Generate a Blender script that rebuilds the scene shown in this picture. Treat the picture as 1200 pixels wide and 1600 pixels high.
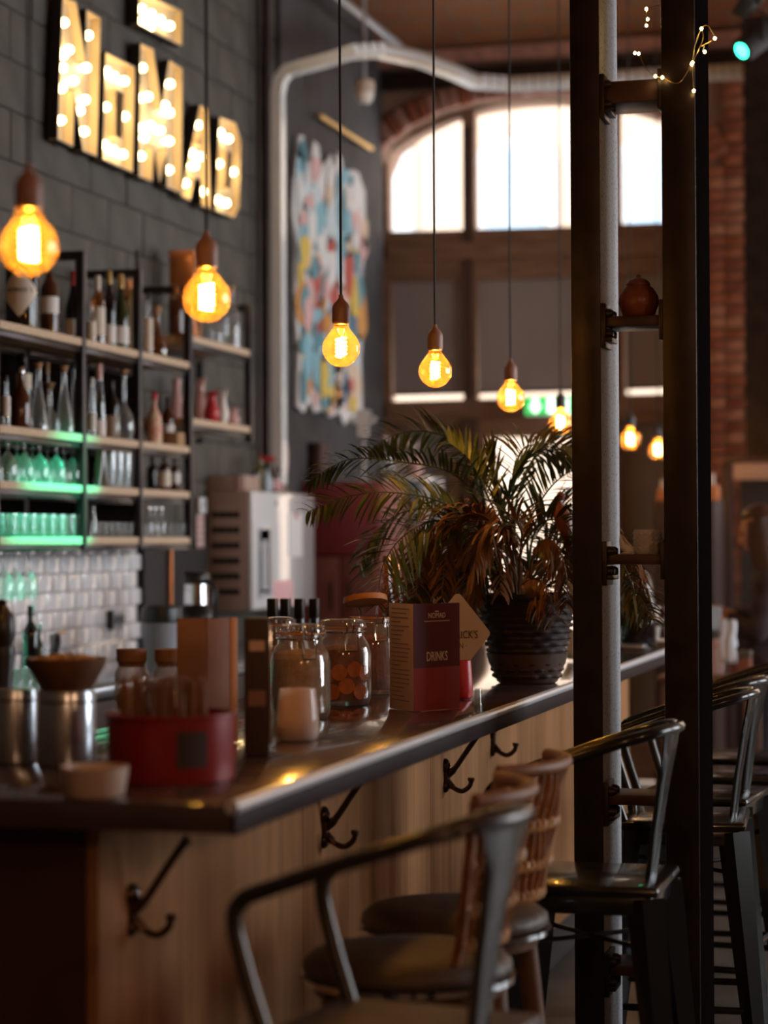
import bpy, bmesh, math, random
from mathutils import Vector, Matrix
from mathutils.geometry import tessellate_polygon

S = bpy.context.scene
C = S.collection
for o in list(bpy.data.objects):
    bpy.data.objects.remove(o)
R = math.radians
PI = math.pi

# ------------------------------------------------------------------ camera
F = 3400.0                                   # focal length in pixels of the 1200x1600 frame
EYE = Vector((0, 0, 1.5))
YAW, PITCH, ROLL = math.atan(930 / F), math.atan(45 / F), R(-0.25)
ROT = (Matrix.Rotation(YAW, 3, 'Z') @ Matrix.Rotation(PI / 2 + PITCH, 3, 'X') @ Matrix.Rotation(ROLL, 3, 'Z'))
cd = bpy.data.cameras.new('camera')
cam = bpy.data.objects.new('camera', cd)
C.objects.link(cam)
cam.matrix_world = Matrix.Translation(EYE) @ ROT.to_4x4()
cd.sensor_fit = 'VERTICAL'
cd.sensor_height = 36
cd.sensor_width = 27
cd.lens = F / 1600 * 36
cd.clip_start = 0.05
cd.clip_end = 200
cd.dof.use_dof = True
cd.dof.focus_distance = 5.75
cd.dof.aperture_fstop = 2.0
S.camera = cam

# ------------------------------------------------------------------ sky, lights, exposure
w = bpy.data.worlds.new('overcast_sky')
S.world = w
w.use_nodes = True
bg = w.node_tree.nodes['Background']
bg.inputs[0].default_value = (0.92, 0.96, 1.0, 1)
bg.inputs[1].default_value = 9.0
S.view_settings.view_transform = 'Standard'
S.view_settings.look = 'None'
S.view_settings.gamma = 1
S.view_settings.use_curve_mapping = False
S.view_settings.exposure = 0.0
S.cycles.max_bounces = 7
S.cycles.diffuse_bounces = 3
S.cycles.glossy_bounces = 3
S.cycles.transparent_max_bounces = 20
S.cycles.caustics_reflective = False
S.cycles.caustics_refractive = False
S.cycles.sample_clamp_indirect = 4.0
S.cycles.blur_glossy = 0.5

RIGHT_WINDOWS = [(6.4, 9.0), (9.9, 12.6)]
XR = 4.6


def portal(name, loc, rot, sx, sy):
    l = bpy.data.lights.new(name, 'AREA')
    l.shape = 'RECTANGLE'
    l.size, l.size_y = sx, sy
    l.cycles.is_portal = True
    o = bpy.data.objects.new(name, l)
    C.objects.link(o)
    o.location = loc
    o.rotation_euler = rot
    return o


for a, b in RIGHT_WINDOWS:                    # sampling portals in the window openings of the right wall
    portal('window_portal', (XR - 0.01, (a + b) / 2, 2.3), (PI / 2, 0, PI / 2), b - a, 3.0)
portal('window_portal', (-2.58, 13.12, 3.0), (-PI / 2, 0, 0), 2.1, 2.6)
portal('window_portal', (1.15, 13.18, 2.5), (-PI / 2, 0, 0), 2.3, 3.2)  # portal of the added unseen arch


# ------------------------------------------------------------------ helpers
def ray(px, py):
    return ROT @ Vector(((px - 600) / F, -(py - 800) / F, -1))


def W(px, py, x=None, y=None, z=None):
    """point of the scene that the photograph shows at (px, py), on the plane x=, y= or z="""
    d = ray(px, py)
    if x is not None:
        t = (x - EYE.x) / d.x
    elif y is not None:
        t = (y - EYE.y) / d.y
    else:
        t = (z - EYE.z) / d.z
    return EYE + d * t


def dist(p):
    return -(ROT.transposed() @ (Vector(p) - EYE)).z


def m_per_px(p):
    return dist(p) / F


MATS = {}


def nodes_of(name):
    m = bpy.data.materials.new(name)
    m.use_nodes = True
    nt = m.node_tree
    nt.nodes.clear()
    out = nt.nodes.new('ShaderNodeOutputMaterial')
    MATS[name] = m
    return m, nt, nt.nodes, nt.links, out


def pm(name, col, rough=0.5, metal=0.0, var=0.0, scale=8.0, bump=0.0, bscale=40.0, coat=0.0,
       stretch=(1, 1, 1), col2=None, emis=0.0, spec=0.5, rvar=0.0, ramp=(0.33, 0.67)):
    m, nt, N, L, out = nodes_of(name)
    b = N.new('ShaderNodeBsdfPrincipled')
    L.new(b.outputs[0], out.inputs[0])
    b.inputs['Base Color'].default_value = (*col, 1)
    b.inputs['Roughness'].default_value = rough
    b.inputs['Metallic'].default_value = metal
    b.inputs['Coat Weight'].default_value = coat
    b.inputs['Specular IOR Level'].default_value = spec
    if emis:
        b.inputs['Emission Color'].default_value = (*col, 1)
        b.inputs['Emission Strength'].default_value = emis
    if var or bump or col2 or rvar:
        tc = N.new('ShaderNodeTexCoord')
        mp = N.new('ShaderNodeMapping')
        mp.inputs['Scale'].default_value = stretch
        L.new(tc.outputs['Object'], mp.inputs[0])
    if var or col2:
        n = N.new('ShaderNodeTexNoise')
        n.inputs['Scale'].default_value = scale
        n.inputs['Detail'].default_value = 4
        L.new(mp.outputs[0], n.inputs['Vector'])
        rp = N.new('ShaderNodeValToRGB')
        rp.color_ramp.elements[0].position = ramp[0]
        rp.color_ramp.elements[1].position = ramp[1]
        c2 = col2 or tuple(min(1, c * (1 + var)) for c in col)
        c1 = col if col2 else tuple(c * (1 - var) for c in col)
        rp.color_ramp.elements[0].color = (*c1, 1)
        rp.color_ramp.elements[1].color = (*c2, 1)
        L.new(n.outputs['Fac'], rp.inputs[0])
        L.new(rp.outputs[0], b.inputs['Base Color'])
    if rvar:
        n3 = N.new('ShaderNodeTexNoise')
        n3.inputs['Scale'].default_value = scale * 1.7
        L.new(mp.outputs[0], n3.inputs['Vector'])
        mr = N.new('ShaderNodeMapRange')
        mr.inputs[3].default_value = max(0.02, rough - rvar)
        mr.inputs[4].default_value = min(1, rough + rvar)
        L.new(n3.outputs['Fac'], mr.inputs[0])
        L.new(mr.outputs[0], b.inputs['Roughness'])
    if bump:
        n2 = N.new('ShaderNodeTexNoise')
        n2.inputs['Scale'].default_value = bscale
        n2.inputs['Detail'].default_value = 3
        L.new(mp.outputs[0], n2.inputs['Vector'])
        bp = N.new('ShaderNodeBump')
        bp.inputs['Strength'].default_value = bump
        bp.inputs['Distance'].default_value = 0.01
        L.new(n2.outputs['Fac'], bp.inputs['Height'])
        L.new(bp.outputs[0], b.inputs['Normal'])
    return m


def glass(name, tint=(1, 1, 1), milky=0.06, milk=None, rough=0.02, refl=1.0, thick=1.45):
    """thin blown glass: clear film + fresnel reflection + a little haze in the glass"""
    m, nt, N, L, out = nodes_of(name)
    tr = N.new('ShaderNodeBsdfTransparent')
    tr.inputs[0].default_value = (*tint, 1)
    gl = N.new('ShaderNodeBsdfGlossy')
    gl.inputs['Roughness'].default_value = rough
    fr = N.new('ShaderNodeLayerWeight')
    fr.inputs[0].default_value = 0.32
    mx = N.new('ShaderNodeMixShader')
    mul = N.new('ShaderNodeMath')
    mul.operation = 'MULTIPLY_ADD'
    mul.inputs[1].default_value = 0.75 * refl
    mul.inputs[2].default_value = 0.05 * refl
    L.new(fr.outputs['Facing'], mul.inputs[0])
    L.new(mul.outputs[0], mx.inputs[0])
    L.new(tr.outputs[0], mx.inputs[1])
    L.new(gl.outputs[0], mx.inputs[2])
    src = mx
    if milky:
        df = N.new('ShaderNodeBsdfTranslucent')
        d2 = N.new('ShaderNodeBsdfDiffuse')
        c = milk or tint
        df.inputs[0].default_value = (*c, 1)
        d2.inputs[0].default_value = (*c, 1)
        m2 = N.new('ShaderNodeMixShader')
        m2.inputs[0].default_value = 0.5
        L.new(df.outputs[0], m2.inputs[1])
        L.new(d2.outputs[0], m2.inputs[2])
        m3 = N.new('ShaderNodeMixShader')
        m3.inputs[0].default_value = milky
        L.new(mx.outputs[0], m3.inputs[1])
        L.new(m2.outputs[0], m3.inputs[2])
        src = m3
    L.new(src.outputs[0], out.inputs[0])
    return m


def emit(name, col, s):
    m, nt, N, L, out = nodes_of(name)
    e = N.new('ShaderNodeEmission')
    e.inputs[0].default_value = (*col, 1)
    e.inputs[1].default_value = s
    L.new(e.outputs[0], out.inputs[0])
    return m


def brickmat(name, c1, c2, mortar, bw=0.25, bh=0.065, ms=0.01, rough=0.85):
    m, nt, N, L, out = nodes_of(name)
    b = N.new('ShaderNodeBsdfPrincipled')
    b.inputs['Roughness'].default_value = rough
    tc = N.new('ShaderNodeTexCoord')
    mp = N.new('ShaderNodeMapping')
    L.new(tc.outputs['Object'], mp.inputs[0])
    bt = N.new('ShaderNodeTexBrick')
    bt.inputs['Color1'].default_value = (*c1, 1)
    bt.inputs['Color2'].default_value = (*c2, 1)
    bt.inputs['Mortar'].default_value = (*mortar, 1)
    bt.inputs['Scale'].default_value = 1
    bt.inputs['Mortar Size'].default_value = ms
    bt.inputs['Brick Width'].default_value = bw
    bt.inputs['Row Height'].default_value = bh
    L.new(mp.outputs[0], bt.inputs[0])
    L.new(bt.outputs[0], b.inputs['Base Color'])
    L.new(b.outputs[0], out.inputs[0])
    return m


class MB:
    """collects shapes; obj() links them as one mesh object"""

    def __init__(s):
        s.v, s.f = [], []

    def add(s, v, f):
        n = len(s.v)
        s.v += [tuple(p) for p in v]
        s.f += [tuple(i + n for i in q) for q in f]
        return s

    def box(s, c, size, bev=0.0, rot=None):
        bm = bmesh.new()
        bmesh.ops.create_cube(bm, size=1)
        for v in bm.verts:
            v.co = Vector((v.co.x * size[0], v.co.y * size[1], v.co.z * size[2]))
        if bev:
            bmesh.ops.bevel(bm, geom=bm.edges[:], offset=min(bev, min(size) * 0.45), segments=2, affect='EDGES', profile=0.5)
        M = rot if rot is not None else Matrix.Identity(3)
        bm.verts.index_update()
        s.add([M @ v.co + Vector(c) for v in bm.verts], [[v.index for v in f.verts] for f in bm.faces])
        bm.free()
        return s

    def lathe(s, prof, seg=24, c=(0, 0, 0), M=None, a0=0.0, a1=None):
        c = Vector(c)
        full = a1 is None
        n = seg if full else seg + 1
        a1 = a0 + 2 * PI if full else a1
        vs, fs = [], []
        for r, z in prof:
            for i in range(n):
                a = a0 + (a1 - a0) * i / seg
                p = Vector((max(r, 1e-5) * math.cos(a), max(r, 1e-5) * math.sin(a), z))
                vs.append((M @ p if M else p) + c)
        for j in range(len(prof) - 1):
            for i in range(seg):
                k = (i + 1) % n if full else i + 1
                fs.append((j * n + i, j * n + k, (j + 1) * n + k, (j + 1) * n + i))
        return s.add(vs, fs)

    def tube(s, pts, r, seg=8, caps=True, flat=None):
        pts = [Vector(p) for p in pts]
        n = len(pts)
        rs = r if isinstance(r, (list, tuple)) else [r] * n
        vs, fs = [], []
        up = None
        for i, p in enumerate(pts):
            d = (pts[min(i + 1, n - 1)] - pts[max(i - 1, 0)])
            d = d.normalized() if d.length else Vector((0, 0, 1))
            if up is None:
                up = Vector((0, 0, 1)) if abs(d.z) < 0.9 else Vector((1, 0, 0))
            a = d.cross(up).normalized()
            b = a.cross(d).normalized()
            up = b
            for k in range(seg):
                t = 2 * PI * k / seg
                vs.append(p + (a * math.cos(t) + b * math.sin(t) * (flat or 1)) * rs[i])
        for i in range(n - 1):
            for k in range(seg):
                k2 = (k + 1) % seg
                fs.append((i * seg + k, i * seg + k2, (i + 1) * seg + k2, (i + 1) * seg + k))
        if caps:
            fs.append(tuple(range(seg))[::-1])
            fs.append(tuple((n - 1) * seg + k for k in range(seg)))
        return s.add(vs, fs)

    def plate(s, outer, holes, fn, d0, d1):
        """flat shape with holes; fn(u, v, w) places it, w runs from d0 to d1"""
        loops = [outer] + list(holes)
        flat = [p for l in loops for p in l]
        tris = tessellate_polygon([[Vector((p[0], p[1], 0)) for p in l] for l in loops])
        n = len(flat)
        vs = [fn(p[0], p[1], d0) for p in flat] + [fn(p[0], p[1], d1) for p in flat]
        fs = [tuple(t) for t in tris] + [tuple(i + n for i in reversed(t)) for t in tris]
        k = 0
        for l in loops:
            for i in range(len(l)):
                a, b = k + i, k + (i + 1) % len(l)
                fs.append((a, b, b + n, a + n))
            k += len(l)
        return s.add(vs, fs)

    def mesh(s, name, mat, smooth=True, ang=38):
        me = bpy.data.meshes.new(name)
        me.from_pydata(s.v, [], s.f)
        bm = bmesh.new()
        bm.from_mesh(me)
        bmesh.ops.recalc_face_normals(bm, faces=bm.faces)
        bm.to_mesh(me)
        bm.free()
        if smooth:
            me.shade_smooth()
            me.set_sharp_from_angle(angle=R(ang))
        me.materials.append(MATS[mat] if isinstance(mat, str) else mat)
        return me

    def obj(s, name, mat, parent=None, loc=None, rot=None, smooth=True, ang=38):
        o = bpy.data.objects.new(name, s.mesh(name, mat, smooth, ang))
        C.objects.link(o)
        if parent:
            o.parent = parent
        if loc is not None:
            o.location = loc
        if rot is not None:
            o.rotation_euler = rot
        return o


def tag(o, label, cat, group=None, kind=None):
    o['label'] = label
    o['category'] = cat
    if group:
        o['group'] = group
    if kind:
        o['kind'] = kind
    return o


def thing(name, label, cat, loc=(0, 0, 0), rz=0, group=None):
    o = bpy.data.objects.new(name, None)
    o.empty_display_size = 0.05
    C.objects.link(o)
    o.location = loc
    o.rotation_euler = (0, 0, rz)
    return tag(o, label, cat, group)


def struct(o, label=None):
    o['kind'] = 'structure'
    if label:
        o['label'] = label
    return o


def dup(root, loc=None, rz=None, label=None, parent=None):
    c = root.copy()
    C.objects.link(c)
    if parent is not None:
        c.parent = parent
    if loc is not None:
        c.location = loc
    if rz is not None:
        c.rotation_euler = (0, 0, rz)
    if label:
        c['label'] = label
    for ch in list(root.children):
        dup(ch, parent=c)
    return c


def inst(me, name, parent=None, loc=(0, 0, 0), rot=(0, 0, 0), scale=None):
    o = bpy.data.objects.new(name, me)
    C.objects.link(o)
    if parent:
        o.parent = parent
    o.location = loc
    o.rotation_euler = rot
    if scale:
        o.scale = scale
    return o


def smooth(pts, n=6):
    pts = [Vector(p) for p in pts]
    out = []
    for i in range(len(pts) - 1):
        p0, p1, p2, p3 = pts[max(i - 1, 0)], pts[i], pts[i + 1], pts[min(i + 2, len(pts) - 1)]
        for k in range(n):
            t = k / n
            out.append(0.5 * ((2 * p1) + (p2 - p0) * t + (2 * p0 - 5 * p1 + 4 * p2 - p3) * t * t + (3 * p1 - p0 - 3 * p2 + p3) * t ** 3))
    out.append(pts[-1])
    return out


def text_mesh(body, size, mat, depth=0.001, align='CENTER'):
    cu = bpy.data.curves.new('lettering', 'FONT')
    cu.body = body
    cu.size = size
    cu.extrude = depth
    cu.align_x = align
    cu.align_y = 'CENTER'
    cu.resolution_u = 3
    o = bpy.data.objects.new('lettering', cu)
    C.objects.link(o)
    dg = bpy.context.evaluated_depsgraph_get()
    me = bpy.data.meshes.new_from_object(o.evaluated_get(dg))
    bpy.data.objects.remove(o)
    me.materials.clear()
    me.materials.append(MATS[mat])
    return me


rnd = random.Random(11)

# ------------------------------------------------------------------ materials
pm('concrete_floor', (0.10, 0.085, 0.07), 0.35, var=0.35, scale=3, rvar=0.12)
pm('block', (0.092, 0.080, 0.067), 0.75, var=0.2, scale=5, bump=0.4, bscale=60)
pm('mortar_dark', (0.068, 0.058, 0.048), 0.9)
pm('dark_wall', (0.07, 0.062, 0.062), 0.8, var=0.2, scale=4)
pm('plaster_warm', (0.30, 0.22, 0.16), 0.9, var=0.2, scale=2)
brickmat('vault_brick', (0.42, 0.17, 0.07), (0.33, 0.12, 0.05), (0.30, 0.18, 0.11), 0.28, 0.14, 0.012)
pm('brick_a', (0.42, 0.13, 0.06), 0.85, var=0.25, scale=14, bump=0.4)
pm('brick_b', (0.34, 0.10, 0.05), 0.85, var=0.25, scale=14, bump=0.4)
pm('brick_c', (0.50, 0.20, 0.11), 0.85, var=0.25, scale=14, bump=0.4)
pm('brick_pink', (0.50, 0.25, 0.19), 0.85, var=0.2, scale=14, bump=0.4)
pm('mortar', (0.30, 0.18, 0.12), 0.95)
pm('steel_dark', (0.035, 0.022, 0.018), 0.38, 0.55, var=0.3, scale=12)
pm('steel_black', (0.006, 0.004, 0.0035), 0.8, 0.0, spec=0.0)  # near black without sheen; shade put into the column's right web
pm('steel_brown', (0.07, 0.03, 0.022), 0.5, 0.2, var=0.3, scale=14)
pm('steel_speckle', (0.14, 0.13, 0.14), 0.6, 0.0, col2=(0.46, 0.46, 0.48), scale=110, ramp=(0.36, 0.42))
pm('shelf_steel', (0.05, 0.042, 0.045), 0.32, 0.6)
pm('shelf_wood', (0.62, 0.44, 0.29), 0.55, var=0.15, scale=6, stretch=(2, 14, 14), bump=0.1)
pm('timber_frame', (0.26, 0.135, 0.075), 0.6, var=0.2, scale=5, stretch=(1, 1, 6))
pm('timber_dark', (0.09, 0.04, 0.025), 0.6, var=0.2, scale=5)
pm('blind', (0.34, 0.28, 0.26), 0.8, var=0.06, scale=3)
pm('galvanised', (0.95, 0.97, 0.98), 0.30, 0.0, var=0.03, scale=10, coat=0.5)
pm('rib_warm_lit', (0.62, 0.50, 0.36), 0.4, 0.6)  # warm reflected light is put into the rib colour
pm('brass', (0.75, 0.52, 0.20), 0.3, 0.9)
pm('conduit', (0.55, 0.55, 0.56), 0.4, 0.5)
pm('worktop', (0.075, 0.045, 0.042), 0.16, 0.0, var=0.2, scale=3, coat=0.6)
pm('worktop_edge', (0.042, 0.024, 0.022), 0.6, 0.0, spec=0.15)
pm('worktop_glint', (0.95, 0.95, 0.97), 0.28, 0.35)  # near-white tone stands in for the window glint along the edge
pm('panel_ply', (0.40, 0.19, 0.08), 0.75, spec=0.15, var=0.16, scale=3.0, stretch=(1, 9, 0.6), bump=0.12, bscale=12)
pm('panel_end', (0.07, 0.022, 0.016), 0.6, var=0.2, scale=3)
pm('hook_iron', (0.10, 0.055, 0.035), 0.28, 0.8)
pm('tile', (0.86, 0.82, 0.83), 0.10, 0.0, var=0.05, scale=3, bump=0.22, bscale=7, coat=0.3)
pm('grout', (0.42, 0.39, 0.38), 0.9)
pm('inox', (0.62, 0.66, 0.72), 0.25, 0.9)
pm('chrome', (0.85, 0.86, 0.88), 0.1, 1.0)
pm('black_plastic', (0.018, 0.014, 0.014), 0.35)
pm('black_matt', (0.02, 0.014, 0.012), 0.7)
pm('stool_black', (0.035, 0.033, 0.03), 0.22, 0.7, coat=0.3)
pm('stool_bronze', (0.11, 0.095, 0.085), 0.28, 0.8, coat=0.2)
pm('leather_dark', (0.10, 0.065, 0.042), 0.5, var=0.2, scale=20, bump=0.2, bscale=80)
pm('wood_dark', (0.16, 0.075, 0.04), 0.45, var=0.2, scale=5, stretch=(8, 8, 1))
pm('rattan', (0.30, 0.125, 0.045), 0.5, var=0.25, scale=30)
pm('rattan_pale', (0.60, 0.36, 0.17), 0.5, var=0.2, scale=30)
pm('wicker_pot', (0.040, 0.020, 0.014), 0.5, var=0.3, scale=30)
pm('terracotta_bowl', (0.11, 0.058, 0.038), 0.45, var=0.2, scale=12)
pm('soil', (0.03, 0.018, 0.012), 0.95, bump=0.6)
pm('palm_green', (0.065, 0.085, 0.020), 0.42, var=0.35, scale=5)
pm('palm_olive', (0.12, 0.10, 0.025), 0.45, var=0.3, scale=5)
pm('palm_dry', (0.26, 0.105, 0.03), 0.6, var=0.3, scale=6)
pm('stem_dry', (0.28, 0.16, 0.07), 0.7, var=0.2)
pm('paper_pink', (0.72, 0.50, 0.46), 0.7, var=0.03)
pm('paper_white', (0.82, 0.80, 0.78), 0.7)
pm('ink', (0.30, 0.16, 0.15), 0.8)
pm('ink_dark', (0.06, 0.04, 0.04), 0.8)
pm('cover_navy', (0.15, 0.042, 0.062), 0.55)
pm('cover_red', (0.42, 0.07, 0.075), 0.5)
pm('lettering_cream', (0.95, 0.82, 0.74), 0.6)
pm('card_brown', (0.30, 0.15, 0.10), 0.65, var=0.1)
pm('card_orange', (0.62, 0.24, 0.07), 0.6)
pm('card_beige', (0.66, 0.50, 0.40), 0.6, var=0.06)
pm('fabric_white', (0.86, 0.87, 0.93), 0.8)
pm('porcelain', (0.86, 0.80, 0.74), 0.3, var=0.04)
pm('ceramic_cream', (0.62, 0.46, 0.36), 0.4)
pm('socket_clay', (0.40, 0.20, 0.14), 0.42, var=0.12, scale=20)
pm('socket_dark', (0.06, 0.05, 0.045), 0.4)
pm('cord', (0.025, 0.022, 0.02), 0.7)
pm('red_tin', (0.30, 0.016, 0.013), 0.35, 0.1)
pm('straw', (0.22, 0.10, 0.045), 0.7, var=0.2)
pm('burgundy', (0.24, 0.035, 0.04), 0.45, var=0.06)
pm('burgundy_low', (0.24, 0.075, 0.06), 0.5, var=0.06)
pm('beige_metal', (0.42, 0.29, 0.23), 0.5, var=0.04)
pm('white_panel', (0.95, 0.95, 0.95), 0.22, coat=0.3)
pm('cooler_front', (0.95, 0.95, 0.95), 0.12, coat=1.0, spec=1.0)  # white base stands in for daylight mirrored in the glass front
pm('grey_panel', (0.42, 0.43, 0.47), 0.35)
pm('pink_print', (0.88, 0.50, 0.52), 0.6)
pm('red_paint', (0.55, 0.03, 0.035), 0.3)
pm('copper', (0.70, 0.28, 0.12), 0.3, 0.9)
pm('cork', (0.42, 0.24, 0.12), 0.8, var=0.2, scale=60)
pm('capsule_red', (0.50, 0.05, 0.04), 0.4)
pm('capsule_gold', (0.62, 0.40, 0.13), 0.35, 0.3)
pm('capsule_white', (0.75, 0.66, 0.56), 0.4)
pm('label_cream', (0.80, 0.70, 0.58), 0.7, var=0.05)
pm('label_white', (0.85, 0.80, 0.76), 0.7)
pm('label_pattern', (0.80, 0.62, 0.36), 0.7, col2=(0.45, 0.30, 0.16), scale=70)
pm('label_floral', (0.75, 0.16, 0.14), 0.6, col2=(0.75, 0.70, 0.45), scale=60)
pm('bottle_black', (0.012, 0.008, 0.008), 0.08, coat=0.4)
pm('bottle_brown', (0.075, 0.022, 0.008), 0.08, coat=0.3)
pm('bottle_green', (0.03, 0.035, 0.010), 0.08, coat=0.3)
pm('tan_tin', (0.50, 0.17, 0.05), 0.25, 0.5)
pm('pink_ceramic', (0.72, 0.42, 0.38), 0.3)
pm('pot_clay', (0.26, 0.075, 0.04), 0.35, var=0.15)
pm('letter_tin', (0.74, 0.58, 0.36), 0.5, 0.0)
pm('facade', (0.34, 0.245, 0.175), 0.9)
pm('facade_white', (0.30, 0.29, 0.28), 0.9)
pm('facade_window', (0.17, 0.22, 0.26), 0.5)
pm('pavement', (0.62, 0.61, 0.60), 0.9, var=0.06)
pm('skin', (0.66, 0.32, 0.19), 0.5)
pm('hair', (0.075, 0.028, 0.014), 0.4, var=0.4, scale=25, stretch=(6, 6, 1))
pm('cloth_dark', (0.055, 0.032, 0.035), 0.85, var=0.15)
pm('trousers', (0.04, 0.035, 0.045), 0.85)
pm('lip', (0.45, 0.14, 0.11), 0.5)
pm('eye', (0.05, 0.03, 0.02), 0.2)
pm('orange_box', (0.62, 0.20, 0.06), 0.6)
pm('kiosk_beige', (0.62, 0.40, 0.30), 0.6)
pm('cabinet_dark', (0.05, 0.022, 0.015), 0.6)
pm('display_blue', (0.55, 0.68, 0.80), 0.4)
pm('citrus', (0.75, 0.22, 0.04), 0.6, var=0.2, scale=40)
pm('dried', (0.55, 0.38, 0.26), 0.8, col2=(0.80, 0.66, 0.52), scale=45)
pm('dark_contents', (0.22, 0.05, 0.025), 0.5, col2=(0.40, 0.13, 0.05), scale=40)
pm('foliage_dark', (0.03, 0.03, 0.022), 0.7)
glass('glass_clear', (0.95, 0.97, 0.97), 0.12, (0.9, 0.95, 0.95))
glass('glass_pane', (0.98, 0.99, 1.0), 0.0, refl=0.35)
glass('glass_grey', (0.55, 0.55, 0.55), 0.05)
glass('glass_amber_bottle', (0.75, 0.42, 0.18), 0.08, (0.6, 0.25, 0.1))
glass('glass_bulb', (1.0, 0.76, 0.38), 0.065, (1.0, 0.50, 0.12), refl=0.8)
glass('glass_jar', (0.97, 0.93, 0.90), 0.10, (0.9, 0.75, 0.65))
glass('glass_votive', (0.95, 0.80, 0.72), 0.82, (0.95, 0.78, 0.68))
glass('glass_cut', (.92, .86, .83), .75, (1.0, .96, .94), refl=1.6)
m_, nt_, N_, L_, o_ = nodes_of('glass_thick')
g_ = N_.new('ShaderNodeBsdfPrincipled')
g_.inputs['Base Color'].default_value = (.98, .95, .93, 1)
g_.inputs['Roughness'].default_value = .03
g_.inputs['IOR'].default_value = 1.5
g_.inputs['Transmission Weight'].default_value = .8
L_.new(g_.outputs[0], o_.inputs[0])
emit('filament', (1.0, 0.58, 0.17), 300.0)
emit('marquee_bulb', (1.0, 0.72, 0.34), 19.0)
emit('fairy', (1.0, 0.68, 0.25), 40.0)
emit('green_lens', (0.03, 1.0, 0.45), 14.0)
emit('exit_green', (0.05, 0.55, 0.12), 1.6)
emit('exit_white', (0.75, 1.0, 0.78), 3.0)

# ================================================================== SETTING
XL, YB, ZC = -3.65, 13.2, 4.56          # left wall, back wall, spring of the vaults


def sbox(name, a, b, mat, label=None, bev=0.0):
    a, b = Vector(a), Vector(b)
    c = (a + b) / 2
    o = MB().box((0, 0, 0), (b - a), bev).obj(name, mat, loc=c)
    return struct(o, label)


sbox('floor', (-4.2, -3.3, -0.1), (XR + 0.3, YB + 0.3, 0), 'concrete_floor', 'dark polished concrete floor of the bar')
wall_left = sbox('wall_left', (XL - 0.3, -3.3, 0), (XL, YB + 0.3, 5.0), 'mortar_dark', 'dark grey painted block wall behind the bar')
sbox('wall_rear', (-4.2, -3.3, 0), (XR + 0.3, -3.0, 5.0), 'plaster_warm', 'plain wall behind the viewer')
# right wall with three tall windows
mb = MB()
edges = [-3.3]
for a, b in RIGHT_WINDOWS:
    edges += [a, b]
edges.append(YB + 0.3)
for i in range(0, len(edges), 2):
    a, b = edges[i], edges[i + 1]
    mb.box((XR + 0.15, (a + b) / 2, 2.5), (0.3, b - a, 5))
for a, b in RIGHT_WINDOWS:
    mb.box((XR + 0.15, (a + b) / 2, 0.4), (0.3, b - a, 0.8))
    mb.box((XR + 0.15, (a + b) / 2, 4.4), (0.3, b - a, 1.2))
struct(mb.obj('wall_right', 'plaster_warm', smooth=False), 'plain side wall with two tall windows')
for k, (a, b) in enumerate(RIGHT_WINDOWS):
    o = MB()
    for yy in (a + 0.03, (a + b) / 2, b - 0.03):
        o.box((XR + 0.1, yy, 2.3), (0.08, 0.06, 3.0))
    for zz in (0.83, 2.3, 3.77):
        o.box((XR + 0.1, (a + b) / 2, zz), (0.08, b - a, 0.06))
    wf = struct(o.obj('window_%d' % (k + 2), 'timber_frame', smooth=False), 'tall timber window in the side wall')
    MB().box((XR + 0.1, (a + b) / 2, 2.3), (0.006, b - a - 0.1, 2.9)).obj('pane', 'glass_pane', wf, smooth=False)

# brick vaults on steel beams
mb = MB()
span = 2.6
k = 0
y1 = YB
while y1 > -3.3:
    y0 = y1 - span
    n = 12
    for i in range(n):
        pts = []
        for t in (i / n, (i + 1) / n):
            yy = y0 + (y1 - y0) * t
            zz = ZC + 0.30 * (1 - (2 * t - 1) ** 2)
            pts.append((yy, zz))
        (ya, za), (yb, zb) = pts
        mb.add([(-4.0, ya, za), (XR + 0.3, ya, za), (XR + 0.3, yb, zb), (-4.0, yb, zb),
                (-4.0, ya, za + 0.14), (XR + 0.3, ya, za + 0.14), (XR + 0.3, yb, zb + 0.14), (-4.0, yb, zb + 0.14)],
               [(0, 1, 2, 3), (7, 6, 5, 4), (0, 4, 5, 1), (2, 6, 7, 3), (1, 5, 6, 2), (0, 3, 7, 4)])
    y1 = y0
struct(mb.obj('ceiling', 'vault_brick', ang=20), 'orange brick vaults of the ceiling')
y1 = YB - span
k = 1
while y1 > -3:
    o = MB()
    o.box((0.3, y1, ZC - 0.02), (XR * 2 - 0.8, 0.12, 0.02)).box((0.3, y1, ZC + 0.10), (XR * 2 - 0.8, 0.02, 0.22))
    struct(o.obj('trim_%d' % k, 'steel_dark', smooth=False), 'steel beam between two ceiling vaults')
    k += 1
    y1 -= span

# left wall: painted concrete blocks laid in courses
bl = MB().box((0, 0, 0), (0.05, 0.394, 0.194), 0.004).mesh('block', 'block')
row = 0
z = 1.09
while z < 4.6:
    y = 6.6 + (0.2 if row % 2 else 0)
    while y < 11.1:
        if not (z < 1.46 and y < 9.1):
            inst(bl, 'block', wall_left, (XL - 0.014 - wall_left.location.x + rnd.uniform(-0.003, 0.003), y + 0.2 - wall_left.location.y, z - wall_left.location.z))
        y += 0.4
    z += 0.2
    row += 1
# smooth dark plaster further back, with the mural on it
sbox('trim_10', (XL, 11.12, 0), (XL + 0.04, YB, 4.7), 'dark_wall', 'smooth dark plastered end of the left wall')
# back wall: solid brick wall with an arched opening
fy = lambda u, v, d: (u, d, v)


def bw(px, py, y=YB):
    p = W(px, py, y=y)
    return (p.x, p.z)


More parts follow.
